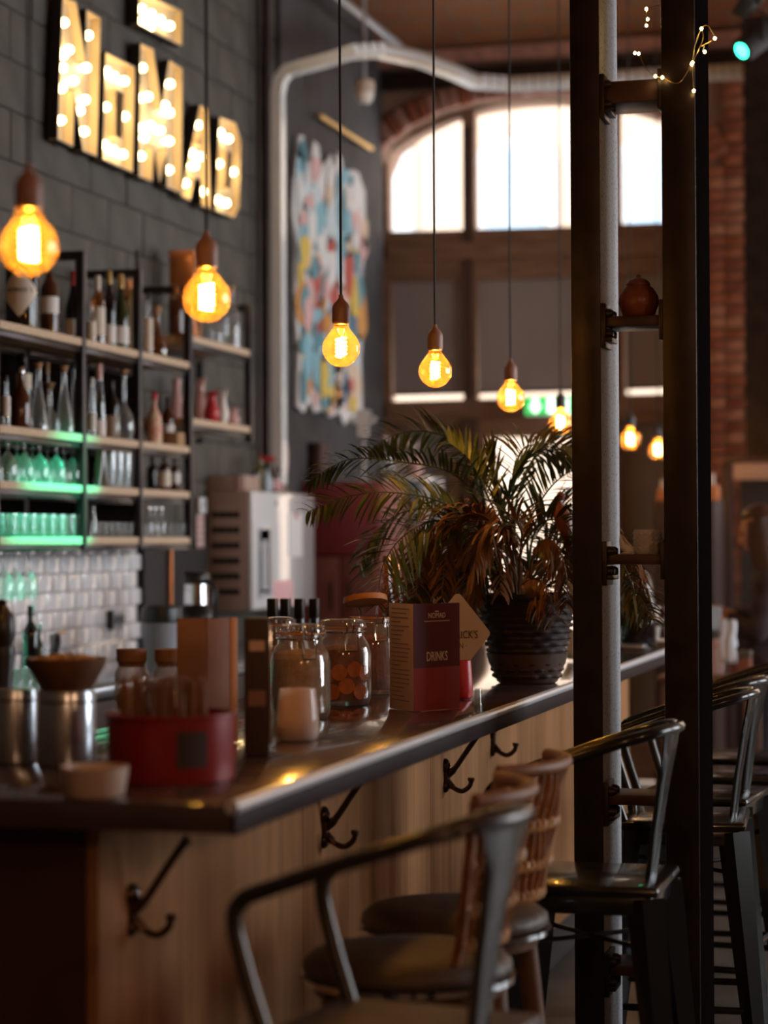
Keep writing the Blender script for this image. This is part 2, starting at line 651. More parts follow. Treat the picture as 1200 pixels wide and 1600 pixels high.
arch = [(588, 900), (588, 262), (604, 226), (640, 198), (690, 174), (745, 159), (800, 151), (850, 148), (905, 150), (960, 158), (1010, 171),
        (1055, 190), (1090, 216), (1108, 248), (1108, 900)]
arch_w = [bw(*p) for p in arch]
arch_w[0] = (arch_w[0][0], 0.0)
arch_w[-1] = (arch_w[-1][0], 0.0)
outer = [(-4.0, -0.02), arch_w[0]] + arch_w[1:-1] + [arch_w[-1], (XR + 0.3, -0.02), (XR + 0.3, 5.0), (-4.0, 5.0)]
outer[1] = (arch_w[0][0], -0.02)
outer[len(arch_w)] = (arch_w[-1][0], -0.02)
W2 = [(0.0, 0.9), (2.3, 0.9), (2.3, 3.75), (1.9, 4.0), (1.15, 4.12), (0.4, 4.0), (0.0, 3.75)]     # unseen arch right of the frame, added to reflect in the counter edge
wall_back = struct(MB().plate(outer, [W2], fy, YB, YB + 0.4).obj('wall_back', 'mortar', smooth=False), 'brick back wall around the arched window')
bk = [MB().box((0, 0, 0), (0.235, 0.03, 0.058), 0.005).mesh('brick', m) for m in ('brick_a', 'brick_b', 'brick_c')]
bkh = [MB().box((0, 0, 0), (0.112, 0.03, 0.058), 0.005).mesh('brick', m) for m in ('brick_a', 'brick_b', 'brick_c')]
xr0 = arch_w[-1][0] + 0.10
z = 1.2
row = 0
while z < 4.5:
    xs = xr0
    if row % 2:
        inst(rnd.choice(bkh), 'brick', wall_back, (xs + 0.06, YB - 0.006 + rnd.uniform(-.004, .004), z))
        xs += 0.125
    while xs < -1.0:
        inst(rnd.choice(bk), 'brick', wall_back, (xs + 0.12, YB - 0.006 + rnd.uniform(-.004, .004), z))
        xs += 0.247
    z += 0.07
    row += 1
# voussoirs of the arch, standing on end around the opening
vs_me = [MB().box((0, 0, 0.06), (0.058, 0.05, 0.13), 0.005).mesh('brick', m) for m in ('brick_a', 'brick_pink', 'brick_b', 'brick_pink')]
pl = [Vector((p[0], 0, p[1])) for p in arch_w[1:-1]]
acc = 0
for i in range(len(pl) - 1):
    seg = pl[i + 1] - pl[i]
    L_ = seg.length
    d = seg.normalized()
    nrm = Vector((-d.z, 0, d.x))
    s_ = acc
    while s_ < L_:
        p = pl[i] + d * s_
        inst(rnd.choice(vs_me), 'brick', wall_back, (p.x, YB - 0.014, p.z), (0, math.atan2(nrm.x, nrm.z), 0))
        s_ += 0.066
    acc = s_ - L_
# right jamb: quoin bricks
z = 0.5
while z < arch_w[-2][1] - 0.05:
    inst(rnd.choice(bkh), 'brick', wall_back, (arch_w[-1][0] + 0.045, YB - 0.012, z))
    z += 0.07
# lintel band above
o = sbox('trim_11', (-3.61, YB - 0.06, 4.33), (1.5, YB, 4.44), 'steel_dark', 'dark steel band over the arch')
o = sbox('trim_12', (-3.61, YB - 0.10, 4.47), (1.5, YB, 4.55), 'brick_pink', 'pale brick ledge under the vault')
sbox('trim_13', tuple(W(1166, 760, y=12.55)[i] if i < 1 else (12.55, 0)[i - 1] for i in range(3)), (-0.6, 12.75, 4.5), 'steel_dark', 'dark pillar at the right of the brick wall')

# ------------------------------------------------------------------ arched timber window and doors
YW = YB + 0.12


def ww(px, py):
    return bw(px, py, YW)


fr_outer = [ww(*p) for p in arch]
fr_outer[0] = (fr_outer[0][0], 0.02)
fr_outer[-1] = (fr_outer[-1][0], 0.02)
P_UP = [[(607, 362), (606, 246), (612, 236), (640, 217), (680, 197), (719, 182), (722, 188), (723, 359)],
        [(742, 358), (741, 174), (770, 166), (810, 160), (850, 158), (900, 159), (948, 166), (949, 352)],
        [(969, 350), (968, 176), (972, 169), (1005, 176), (1040, 190), (1072, 208), (1080, 220), (1081, 346)]]
P_LOW = [[(611, 627), (610, 441), (722, 438), (724, 624)], [(745, 624), (744, 437), (944, 432), (946, 618)],
         [(976, 617), (974, 430), (1076, 427), (1078, 614)]]
P_DOOR = [[(632, 1180), (620, 672), (704, 670), (706, 1180)], [(760, 1180), (758, 684), (948, 680), (950, 1180)], [(978, 1180), (976, 660), (1074, 657), (1076, 1180)]]
holes = [[ww(*p) for p in h] for h in P_UP + P_LOW + P_DOOR]
for h in holes[6:]:
    x0, x1 = h[1][0], h[2][0]
    h[0] = (x0, 0.25)
    h[3] = (x1, 0.25)
win = struct(MB().plate(fr_outer, holes, fy, YW, YW + 0.10).obj('window_1', 'timber_frame', smooth=False), 'brown timber arched window wall with glazed doors')
for h in holes:
    MB().plate(h, [], fy, YW + 0.055, YW + 0.063).obj('pane', 'glass_pane', win, smooth=False)
for h in P_LOW:                                   # roller blinds, drawn down to a slit of daylight
    q = [ww(h[0][0] + 1, h[0][1] - 11), ww(*h[1]), ww(*h[2]), ww(h[3][0] - 1, h[3][1] - 11)]
    MB().plate(q, [], fy, YW + 0.040, YW + 0.044).obj('blind', 'blind', win, smooth=False)
    q2 = [ww(h[0][0] + 1, h[0][1] - 9), ww(h[0][0] + 1, h[0][1] - 13), ww(h[3][0] - 1, h[3][1] - 13), ww(h[3][0] - 1, h[3][1] - 9)]
    MB().plate(q2, [], fy, YW + 0.032, YW + 0.05).obj('blind_rail', 'timber_dark', win, smooth=False)
for i, h in enumerate(P_DOOR):                    # dark curtain on the two side leaves
    if i == 1:
        continue
    q = [ww(*h[0]), ww(*h[1]), ww(*h[2]), ww(*h[3])]
    q[0] = (q[1][0], 0.25)
    q[3] = (q[2][0], 0.25)
    MB().plate(q, [], fy, YW + 0.068, YW + 0.074).obj('door_panel', 'blind', win, smooth=False)
for a, b in (((606, 395), (1095, 384)), ((606, 640), (1095, 628))):    # raised rails
    p, q = ww(*a), ww(*b)
    MB().plate([(p[0], p[1] - 0.05), (q[0], q[1] - 0.05), (q[0], q[1] + 0.05), (p[0], p[1] + 0.05)], [], fy, YW - 0.03, YW).obj('rail', 'timber_frame', win, smooth=False)
for x_ in (732, 958):
    p, q = ww(x_ - 8, 200), ww(x_ + 8, 640)
    MB().plate([(p[0], q[1]), (q[0], q[1]), (q[0], p[1]), (p[0], p[1])], [], fy, YW - 0.02, YW).obj('mullion', 'timber_dark', win, smooth=False)
for x_ in (735, 962):
    p, q = ww(x_ - 14, 655), ww(x_ + 12, 655)
    MB().plate([(p[0], 0.02), (q[0], 0.02), (q[0], p[1]), (p[0], p[1])], [], fy, YW - 0.03, YW).obj('door_post', 'timber_dark', win, smooth=False)

w5 = MB().plate(W2, [[(0.07, 0.97), (1.11, 0.97), (1.11, 4.04), (0.42, 3.93), (0.07, 3.71)], [(1.19, 0.97), (2.23, 0.97), (2.23, 3.71), (1.88, 3.93), (1.19, 4.04)]], fy, YW, YW + .08).obj('window_5', 'timber_frame', smooth=False)
struct(w5, 'unseen arched window added to the back wall for its light')
MB().plate([(0.05, 0.95), (2.25, 0.95), (2.25, 3.72), (1.15, 4.06), (0.05, 3.72)], [], fy, YW + .04, YW + .046).obj('pane', 'glass_pane', w5, smooth=False)
# house across the street
YF = 21.0
fa = struct(MB().box((-6, YF + 0.2, 5), (26, 0.4, 12)).obj('wall_opposite', 'facade', smooth=False), 'pale peach house front across the street')


def arcwin(cx0, cx1, ytop, ybot, mat, d, inset=0):
    p0, p1 = W(cx0, ybot, y=YF), W(cx1, ybot, y=YF)
    zt = W((cx0 + cx1) / 2, ytop, y=YF).z
    cx, r = (p0.x + p1.x) / 2, (p1.x - p0.x) / 2
    pts = [(p0.x, p0.z), (p1.x, p1.z)]
    zs = zt - r * 0.55
    for i in range(13):
        a = PI * i / 12
        pts.append((cx + r * math.cos(a), zs + r * 0.55 * math.sin(a)))
    return MB().plate(pts, [], fy, YF - d, YF + 0.05).obj('house_window', mat, fa, smooth=False)


arcwin(748, 872, 215, 420, 'facade_white', 0.10)
arcwin(768, 852, 235, 420, 'facade_window', 0.14)
arcwin(965, 1080, 215, 420, 'facade_white', 0.10)
arcwin(985, 1062, 235, 420, 'facade_window', 0.14)
arcwin(560, 650, 215, 420, 'facade_white', 0.10)
struct(MB().box((-6, 17.4, -0.12), (30, 7.6, 0.2)).obj('floor_street', 'pavement', smooth=False), 'pale pavement outside the door')

# ================================================================== STEEL COLUMN beside the bar
YC0, YC1 = 5.36, 5.64
xl0, xl1 = W(894, 800, y=YC0).x, W(940, 800, y=YC0).x
xr_0, xr_1 = W(1037, 800, y=YC0).x, W(1090, 800, y=YC0).x
col = thing('steel_column', 'tall riveted steel column of two channels standing beside the bar counter', 'column', ((xl0 + xr_1) / 2, YC0, 0))
CX = (xl0 + xr_1) / 2
H = 4.6


def chan(x0, x1, web_at_right, m_fl, m_web, name):
    tw = 0.010
    o = MB()
    o.box(((x0 + x1) / 2 - CX, 0.006, H / 2), (x1 - x0, 0.012, H), 0.002)
    o.box(((x0 + x1) / 2 - CX, YC1 - YC0 - 0.006, H / 2), (x1 - x0, 0.012, H), 0.002)
    c = o.obj(name, m_fl, col)
    xw = x1 - tw / 2 + 0.0006 if web_at_right else x0 + tw / 2
    MB().box((xw - CX, (YC1 - YC0) / 2, H / 2), (tw, YC1 - YC0 - 0.004, H - 0.004), 0.001).obj('web', m_web, c)
    return c


chan(xl0, xl1, True, 'steel_dark', 'steel_speckle', 'channel')  # pale web here, dark web next: daylight and shade put into the tones
chan(xr_0, xr_1, True, 'steel_dark', 'steel_black', 'channel')
for py in (140, 500, 874, 1252, 1520):
    zb = W(990, py, y=YC0).z
    thick = 0.055 if py == 140 else 0.026
    bt = MB().box(((xl1 + xr_0) / 2 - CX, 0.09, zb), (xr_0 - xl1 - 0.002, 0.15, thick), 0.004).obj('batten', 'steel_brown', col)
    br = MB().box((xl1 + 0.014 - CX, 0.05, zb - 0.045), (0.026, 0.09, 0.012), 0.002)
    br.box((xl1 + 0.006 - CX, 0.05, zb - 0.01), (0.012, 0.10, 0.11), 0.002)
    b = br.obj('bracket', 'steel_dark', col)
    for dy, dz in ((0.02, 0.02), (0.02, -0.03), (0.075, 0.02), (0.075, -0.03)):
        MB().lathe([(0, 0.018), (0.007, 0.017), (0.012, 0.010), (0.013, 0)], 10, (xl1 + 0.012 - CX, dy, zb + dz), Matrix.Rotation(PI / 2, 3, 'Y')).obj('bolt', 'steel_dark', b)
    MB().box((xr_0 - 0.005 - CX, 0.05, zb), (0.010, 0.10, 0.10), 0.002).obj('bracket', 'steel_dark', col)

# ================================================================== BAR COUNTER
ZT = 1.08
YA, YE = 3.30, 9.3
XF, XP, XBK = -1.15, -1.45, -1.92
top = thing('bar_worktop', 'long dark polished bar worktop running away to the back', 'counter top', ((XF + XBK) / 2, (YA + YE) / 2, ZT))
MB().box((-0.005, 0, -0.026), (XF - XBK - 0.010, YE - YA - 0.004, 0.048), 0.004).obj('slab', 'worktop', top)
MB().box(((XF - XBK) / 2 - 0.0045, 0, -0.028), (0.009, YE - YA, 0.046), 0.002).obj('front_edge', 'worktop_edge', top)
MB().tube([((XF - XBK) / 2 - 0.0070, -(YE - YA) / 2, -0.0065), ((XF - XBK) / 2 - 0.0070, (YE - YA) / 2, -0.0065)], 0.0115, 24).obj('glint_lip', 'worktop_glint', top)
base = thing('bar_counter_base', 'pale plywood bar counter base under the dark worktop', 'counter', (XP, YA + 0.15, 0))
y = 0
yl = YE - YA - 0.2
k = 0
while y < yl - 0.1:
    wd = min(1.16, yl - y)
    MB().box((-0.012, y + wd / 2, 0.58), (0.024, wd - 0.004, 0.888), 0.002).obj('panel', 'panel_ply', base)
    y += 1.16
MB().box((-0.012, yl / 2, 0.068), (0.02, yl, 0.130)).obj('plinth', 'black_matt', base)
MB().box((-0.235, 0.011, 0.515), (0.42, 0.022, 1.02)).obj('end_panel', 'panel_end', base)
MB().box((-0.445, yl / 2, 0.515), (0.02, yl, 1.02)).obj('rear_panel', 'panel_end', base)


def hook(px, py, label, big=True):
    p = W(px, py, x=XP)
    t = thing('coat_hook', label, 'hook', p, 0, 'iron coat hooks under the bar edge')
    pl_ = MB().lathe([(0, 0.012), (0.014, 0.012), (0.020, 0.006), (0.021, 0)], 14, (0, 0, 0.028), Matrix.Rotation(PI / 2, 3, 'Y'))
    pl_.lathe([(0, 0.010), (0.012, 0.010), (0.017, 0.005), (0.018, 0)], 14, (0, 0, -0.030), Matrix.Rotation(PI / 2, 3, 'Y'))
    pl_.box((0.006, 0, 0), (0.012, 0.022, 0.07), 0.003)
    pl_.obj('plate', 'hook_iron', t)
    for zz in (0.03, -0.032):
        MB().lathe([(0, 0.005), (0.004, 0.004), (0.006, 0)], 8, (0.012, 0, zz), Matrix.Rotation(PI / 2, 3, 'Y')).obj('screw', 'chrome', t)
    if big:
        a = smooth([(0.006, 0, 0.0), (0.03, 0, 0.022), (0.065, 0, 0.072), (0.098, 0, 0.118), (0.108, 0, 0.128)], 4)
        MB().tube(a, [0.010] * 4 + [0.0075] * (len(a) - 8) + [0.009] * 4, 8).obj('upper_arm', 'hook_iron', t)
    b = smooth([(0.006, 0, -0.012), (0.026, 0, -0.034), (0.050, 0, -0.042), (0.072, 0, -0.026), (0.076, 0, -0.004)], 5)
    MB().tube(b, [0.009] * 5 + [0.0068] * (len(b) - 8) + [0.010] * 3, 8).obj('lower_hook', 'hook_iron', t)
    return t


hook(204, 1422, 'dark iron coat hook nearest the end of the bar')
hook(505, 1293, 'dark iron coat hook between the end hook and the middle of the bar front')
hook(695, 1212, 'dark iron coat hook under the bar below the menu card')
hook(768, 1158, 'small iron hook high under the bar edge near the palm pot', False)

# ================================================================== PENDANT BULBS
ZBULB = 1.985
pend = [(45, 385, 'amber globe bulb pendant nearest the viewer at the far left'), (323, 466, 'amber globe bulb pendant in front of the shelf end and block wall'),
        (533, 544, 'amber globe bulb pendant hanging before the colourful mural'), (680, 580, 'amber globe bulb pendant before the left window blind'),
        (798, 622, 'amber globe bulb pendant left of the exit sign'), (876, 661, 'amber globe bulb pendant half behind the palm fronds by the column'),
        (985, 687, 'left amber globe bulb seen between the column channels'), (1028, 703, 'right amber globe bulb seen between the column channels')]
RB = 0.0475
bulb_prof = [(0.0, -RB)] + [(RB * math.cos(a), RB * math.sin(a)) for a in [R(-80 + 10 * i) for i in range(14)]] + \
            [(0.026, 0.044), (0.021, 0.050), (0.0185, 0.058), (0.0175, 0.066)]
m_bulb = MB().lathe(bulb_prof, 28).mesh('glass_globe', 'glass_bulb')
fil = [(0.0125 * math.cos(t * 2 * PI * 5), 0.0125 * math.sin(t * 2 * PI * 5), -0.022 + 0.05 * t) for t in [i / 60 for i in range(61)]]
m_fil = MB().tube(fil, 0.0021, 5).mesh('filament', 'filament')
m_stem = MB().tube([(0, 0, 0.066), (0, 0, 0.03)], [0.009, 0.004], 8).mesh('glass_stem', 'glass_bulb')
sock = [(0.0, 0.062), (0.0215, 0.062), (0.0225, 0.066), (0.0225, 0.098), (0.0215, 0.106), (0.017, 0.114), (0.0115, 0.119), (0.0065, 0.126), (0.0058, 0.134), (0.0, 0.134)]
m_sock = MB().lathe(sock, 24).mesh('socket', 'socket_clay')
m_sockd = MB().lathe(sock, 24).mesh('socket', 'socket_dark')
m_collar = MB().lathe([(0.0175, 0.058), (0.0200, 0.060), (0.0200, 0.070), (0.0, 0.070)], 20).mesh('screw_collar', 'brass')
for i, (px, py, lab) in enumerate(pend):
    p = W(px, py, z=ZBULB)
    t = thing('pendant_lamp', lab, 'lamp', p, i * 0.9, 'bare bulb pendants over the bar')
    inst(m_bulb, 'glass_globe', t)
    inst(m_fil, 'filament', t)
    inst(m_stem, 'glass_stem', t)
    inst(m_sock if i < 5 else m_sockd, 'socket', t)
    inst(m_collar, 'screw_collar', t)
    yv = p.y
    tt = ((yv - YB) % span) / span
    ztop = ZC + 0.30 * (1 - (2 * tt - 1) ** 2) - p.z - 0.005
    MB().tube([(0, 0, 0.13), (0.0015, 0, 0.5), (-0.001, 0.001, 1.2), (0, 0, ztop)], 0.0032, 6).obj('cord', 'cord', t)
    MB().lathe([(0.0, ztop - 0.045), (0.02, ztop - 0.043), (0.045, ztop - 0.015), (0.048, ztop), (0, ztop)], 18).obj('ceiling_rose', 'socket_dark', t)

# ================================================================== MARQUEE SIGN
XS = XL + 0.034
sign = thing('marquee_sign', 'glowing tin letter sign reading NOMAD on the block wall', 'sign', (XS, 9.3, 3.3))
SK = 1 / 2.6667
LET = {
    'N': ([(220, -6), (275, 12), (316, 268), (320, 45), (378, 80), (362, 652), (303, 628), (268, 372), (262, 612), (198, 580)], []),
    'O': ([(400, 222), (522, 285), (512, 718), (388, 665)], [[(442, 375), (475, 392), (470, 583), (440, 570)]]),
    'M': ([(547, 185), (600, 210), (634, 458), (668, 255), (722, 290), (718, 805), (657, 780), (660, 622), (627, 762), (600, 612), (595, 757), (540, 735)], []),
    'bar': ([(542, -32), (720, 50), (720, 192), (540, 103)], []),
    'A': ([(797, 442), (828, 458), (840, 872), (803, 856), (800, 748), (775, 740), (755, 836), (718, 818)], [[(797, 560), (803, 563), (803, 610), (790, 604)]]),
    'D': ([(880, 492), (945, 515), (968, 590), (962, 862), (938, 908), (862, 878)], [[(908, 625), (932, 638), (925, 792), (902, 782)]]),
}
BULBS = {
    'N': [(231, 97), (333, 150), (252, 210), (228, 232), (226, 285), (325, 285), (222, 370), (272, 338), (320, 418), (298, 463), (218, 503), (317, 550)],
    'O': [(410, 300), (440, 320), (485, 340), (407, 448), (487, 487), (402, 605), (437, 628), (478, 645)],
    'bar': [(557, 40), (597, 62), (635, 85), (675, 110), (553, 92), (592, 115)],
    'M': [(560, 285), (557, 410), (584, 405), (677, 352), (655, 442), (675, 472), (557, 535), (595, 525), (635, 545), (570, 575), (673, 590), (555, 652), (672, 710)],
    'A': [(795, 523), (770, 640), (803, 655), (780, 692), (742, 765), (815, 800)],
    'D': [(887, 555), (922, 580), (882, 685), (942, 718), (878, 835), (912, 848)],
}
m_mb = MB().lathe([(0, 0.020), (0.010, 0.017), (0.0165, 0.008), (0.018, -0.002), (0.015, -0.012), (0.009, -0.02), (0.008, -0.03), (0, -0.03)], 12).mesh('bulb', 'marquee_bulb')
DEP = 0.045


def sw(p):
    q = W(p[0] * SK, p[1] * SK, x=XS)
    return (q.y - 9.3, q.z - 3.3)


fx = lambda u, v, d: (d, u, v)
for nm, (o_, hs) in LET.items():
    outer = [sw(p) for p in o_]
    hol = [[sw(p) for p in h] for h in hs]
    l = MB().plate(outer, hol, fx, 0.0, 0.006).obj('letter_tray', 'letter_tin', sign, smooth=False)
    l['label'] = ('glowing tin letter ' + nm) if nm != 'bar' else 'glowing tin bar above the letter M'
    rim = MB()
    for lp in [outer] + hol:
        n = len(lp)
        for i in range(n):
            a, b = lp[i], lp[(i + 1) % n]
            e = Vector((b[0] - a[0], b[1] - a[1]))
            nn = Vector((-e.y, e.x)).normalized() * 0.003
            rim.add([(0.006, a[0] - nn.x, a[1] - nn.y), (0.006, b[0] - nn.x, b[1] - nn.y), (DEP, b[0] - nn.x, b[1] - nn.y), (DEP, a[0] - nn.x, a[1] - nn.y),
                     (0.006, a[0] + nn.x, a[1] + nn.y), (0.006, b[0] + nn.x, b[1] + nn.y), (DEP, b[0] + nn.x, b[1] + nn.y), (DEP, a[0] + nn.x, a[1] + nn.y)],
                    [(0, 1, 2, 3), (7, 6, 5, 4), (3, 2, 6, 7), (0, 3, 7, 4), (1, 5, 6, 2)])
    rim.obj('rim', 'letter_tin', l, smooth=False)
    shell = MB()  # black skin in place of the unlit outer sides of the tin
    ar2 = sum(outer[i][0] * outer[(i + 1) % len(outer)][1] - outer[(i + 1) % len(outer)][0] * outer[i][1] for i in range(len(outer)))
    for i in range(len(outer)):
        a, b = outer[i], outer[(i + 1) % len(outer)]
        e = Vector((b[0] - a[0], b[1] - a[1]))
        nn = Vector((e.y, -e.x)).normalized() * (1 if ar2 > 0 else -1)
        q_ = [(a[0] + nn.x * k_, a[1] + nn.y * k_) for k_ in (.0034, .006)] + [(b[0] + nn.x * k_, b[1] + nn.y * k_) for k_ in (.006, .0034)]
        shell.add([(0.0, u, v) for u, v in q_] + [(DEP, u, v) for u, v in q_], [(0, 1, 2, 3), (7, 6, 5, 4), (0, 4, 5, 1), (1, 5, 6, 2), (2, 6, 7, 3), (3, 7, 4, 0)])
    shell.obj('side_shade', 'black_matt', l, smooth=False)
    for q in BULBS[nm]:
        u, v = sw(q)
        inst(m_mb, 'bulb', l, (0.036, u, v), (0, PI / 2, 0))

# ================================================================== BACK BAR SHELVES
XSF, XSB = -3.34, -3.62
yP = [W(q, 600, x=XSF).y for q in (-3, 133, 221, 300, 394)]
zS = [W(215, 547, x=XSF).z, W(215, 688, x=XSF).z, W(215, 763, x=XSF).z, W(215, 839, x=XSF).z]
zTopP = W(220, 420, x=XSF).z
zBotP = W(220, 852, x=XSF).z
shelf = thing('back_bar_shelf', 'black steel and oak bottle rack on the wall behind the bar', 'shelf', (XSF, yP[0], zBotP))


def L(x, y, z):
    return (x - XSF, y - yP[0], z - zBotP)


ps = 0.034
z4a, z4b = W(388, 546, x=XSF).z, W(388, 666, x=XSF).z
for i, yy in enumerate(yP):
    zb = zBotP if i < 4 else z4b - 0.075
    for xx in (XSF - ps / 2, XSB + ps / 2):
        MB().box(L(xx, yy, (zTopP + zb) / 2), (ps, ps, zTopP - zb), 0.003).obj('post', 'shelf_steel', shelf)
    MB().box(L((XSF + XSB) / 2, yy, zTopP - ps / 2), (XSF - XSB - 2 * ps, ps, ps), 0.003).obj('top_bar', 'shelf_steel', shelf)
bt_ = 0.030
for i in range(4):
    y0, y1 = yP[i] + ps / 2 + 0.001, yP[i + 1] - ps / 2 - 0.001
    for zz in (zS if i < 3 else (z4a, z4b)):
        MB().box(L((XSF + XSB) / 2 - 0.002, (y0 + y1) / 2, zz - bt_ / 2), (XSF - XSB - 0.004, y1 - y0, bt_), 0.003).obj('shelf_board', 'shelf_wood', shelf)
        MB().box(L(XSF - ps / 2 - 0.01, (y0 + y1) / 2, zz - bt_ - 0.0125), (0.03, y1 - y0, 0.024), 0.002).obj('rail', 'shelf_steel', shelf)
        MB().box(L(XSB + ps / 2 + 0.01, (y0 + y1) / 2, zz - bt_ - 0.0125), (0.03, y1 - y0, 0.024), 0.002).obj('rail', 'shelf_steel', shelf)

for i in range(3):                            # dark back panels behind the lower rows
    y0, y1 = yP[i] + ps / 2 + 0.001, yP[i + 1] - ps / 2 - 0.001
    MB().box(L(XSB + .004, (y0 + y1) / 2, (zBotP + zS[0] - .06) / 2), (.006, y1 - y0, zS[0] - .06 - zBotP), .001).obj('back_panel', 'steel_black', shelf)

PROF = {
    'wine': [(0, 0), (.94, 0), (1, .02), (1, .60), (.88, .67), (.5, .75), (.36, .80), (.35, 1.0), (0, 1.0)],
    'burgundy': [(0, 0), (.94, 0), (1, .02), (1, .42), (.92, .5), (.58, .66), (.38, .77), (.35, .86), (.35, 1.0), (0, 1.0)],
    'whisky': [(0, 0), (.95, 0), (1, .03), (1, .62), (.93, .69), (.55, .76), (.40, .79), (.36, .82), (.36, 1.0), (0, 1.0)],
    'squat': [(0, 0), (.92, 0), (1, .04), (1, .70), (.9, .78), (.45, .85), (.33, .88), (.33, 1.0), (0, 1.0)],
    'cone': [(0, 0), (.96, 0), (1, .03), (.98, .08), (.62, .40), (.34, .66), (.26, .76), (.25, .93), (.33, .96), (0, .96)],
    'globe': [(0, 0), (.55, 0), (.85, .05), (1, .15), (1, .22), (.88, .33), (.5, .43), (.26, .50), (.21, .58), (.20, .90), (.30, .96), (0, .96)],
    'decanter': [(0, 0), (.85, 0), (1, .06), (.97, .2), (.72, .36), (.36, .50), (.24, .60), (.21, .80), (.24, .84), (0, .84)],
    'shoulder': [(0, 0), (.94, 0), (1, .03), (1, .40), (.86, .56), (.42, .68), (.28, .74), (.28, .92), (.33, .96), (0, .96)],
    'slim': [(0, 0), (.94, 0), (1, .02), (.98, .30), (.8, .5), (.52, .74), (.44, .84), (.44, 1.0), (0, 1.0)],
}


def place(px, pyt, X, z):
    d0 = W(px, pyt, x=X)
    return Vector((X, d0.y, z)), d0.z - z


def bottle(style, label, px, wpx, pyt, X, z, mat, cap=None, capm=None, lab=None, labm='label_cream', name='bottle', cat='bottle', stopper=False, fill=None):
    loc, h = place(px, pyt, X, z)
    r = wpx / 2 * m_per_px(loc)
    t = thing(name, label, cat, loc)
    pr = [(a * r, b * h) for a, b in PROF[style]]
    MB().lathe(pr, 20).obj('glass_body', mat, t, ang=50)
    if cap:
        rn = PROF[style][-2][0] * r * 1.12
        c0 = PROF[style][-2][1]
        if stopper:
            MB().lathe([(rn * .8, c0 * h - .01), (rn * .9, c0 * h), (rn * 1.35, c0 * h + .012), (rn * 1.4, h), (0, h)], 14).obj('stopper', capm or 'cork', t)
        else:
            MB().lathe([(rn, (1 - cap) * h), (rn, h + .001), (rn * .85, h + .004), (0, h + .004)], 14).obj('capsule', capm, t)
    if lab:
        z0, z1 = lab
        MB().lathe([(r * 1.012, z0 * h), (r * 1.012, z1 * h)], 18, a0=R(-150), a1=R(20)).obj('paper_label', labm, t)
    if fill:
        pf = [(max(a * r - .004, 0), max(b * h, .006)) for a, b in PROF[style] if b <= fill[0]]
        pf.append((0, pf[-1][1]))
        MB().lathe(pf, 18).obj('liquid', fill[1], t)
    return t


XA, XBh = -3.41, -3.54
z1, z2, z3, z4 = zS
# top shelf ----------------------------------------------------------------
t = bottle('squat', 'big black gin bottle with a pale diamond label behind the nearest bulb', 34, 52, 372, -3.44, z1, 'bottle_black', .12, 'black_plastic', name='gin_bottle')
loc = t.location
rr = 26 * m_per_px(loc)
dm = MB()
hh = W(34, 372, x=-3.44).z - z1
n = 16
vs, fs = [], []
for i in range(n + 1):                      # diamond label wrapped on the round body
    a = R(-150 + 150 * i / n)
    k_ = 1 - abs(2 * i / n - 1)
    vs += [((rr + .0012) * math.cos(a), (rr + .0012) * math.sin(a), hh * (.40 - .27 * k_)), ((rr + .0012) * math.cos(a), (rr + .0012) * math.sin(a), hh * (.40 + .27 * k_))]
for i in range(n):
    fs.append((2 * i, 2 * i + 2, 2 * i + 3, 2 * i + 1))
dm.add(vs, fs).obj('diamond_label', 'label_cream', t)
for i, ch in enumerate("HENDRICK'S"):
    a = R(-118 + 9.6 * i)
    me = text_mesh(ch, 0.022, 'ink_dark', 0.0004)
    inst(me, 'lettering', t, ((rr + .002) * math.cos(a), (rr + .002) * math.sin(a), hh * .42), (PI / 2, 0, a + PI / 2))
bottle('wine', 'dark spirit bottle with white label right of the big gin bottle', 77, 29, 408, -3.44, z1, 'bottle_brown', .14, 'black_plastic', (.30, .52), 'label_white', name='spirit_bottle')
bottle('burgundy', 'black wine bottle with a red capsule on the top shelf', 115, 27, 425, XA, z1, 'bottle_black', .20, 'capsule_red', (.06, .30), name='wine_bottle')
bottle('whisky', 'short pale bottle half behind the first inner rack post', 143, 14, 480, -3.40, z1, 'glass_clear', .1, 'label_white', (.1, .6), name='spirit_bottle')
bottle('whisky', 'amber glass bottle with a cream label and white cap on the top shelf', 153, 22, 432, XA, z1, 'glass_amber_bottle', .24, 'capsule_white', (.14, .55), name='whisky_bottle', fill=(.6, 'bottle_brown'))
bottle('wine', 'slim dark wine bottle with orange capsule, left of the green one', 171, 20, 425, XA, z1, 'bottle_black', .16, 'capsule_gold', (.06, .30), 'label_white', name='wine_bottle')
bottle('burgundy', 'green glass wine bottle with a gold capsule on the top shelf', 189, 24, 430, -3.38, z1, 'bottle_green', .18, 'capsule_gold', (.06, .30), 'label_white', name='wine_bottle')
bottle('squat', 'round shouldered bottle in a tan patterned sleeve on the top shelf', 206, 24, 452, XA, z1, 'label_pattern', .10, 'capsule_gold', name='sleeved_bottle')
t = thing('foil_bouquet', 'crinkled copper foil wrapped bottle behind the wine bottles', 'bottle', place(200, 430, XBh, z1)[0])
h_ = place(200, 430, XBh, z1)[1]
MB().lathe([(0, 0), (.03, 0), (.032, .01), (.032, h_ * .6), (.016, h_ * .75), (.014, h_ * .85), (0, h_ * .85)], 16).obj('glass_body', 'bottle_brown', t)
f_ = MB()
pts_ = []
for i in range(22):
    a = 2 * PI * i / 22
    pts_.append((.012 + .03 * (1 if i % 2 else .55), a))
vs = [(.013 * math.cos(a), .013 * math.sin(a), h_ * .7) for _, a in pts_] + [(r_ * math.cos(a), r_ * math.sin(a), h_ * (.86 + (.12 if i % 2 else .03))) for i, (r_, a) in enumerate(pts_)]
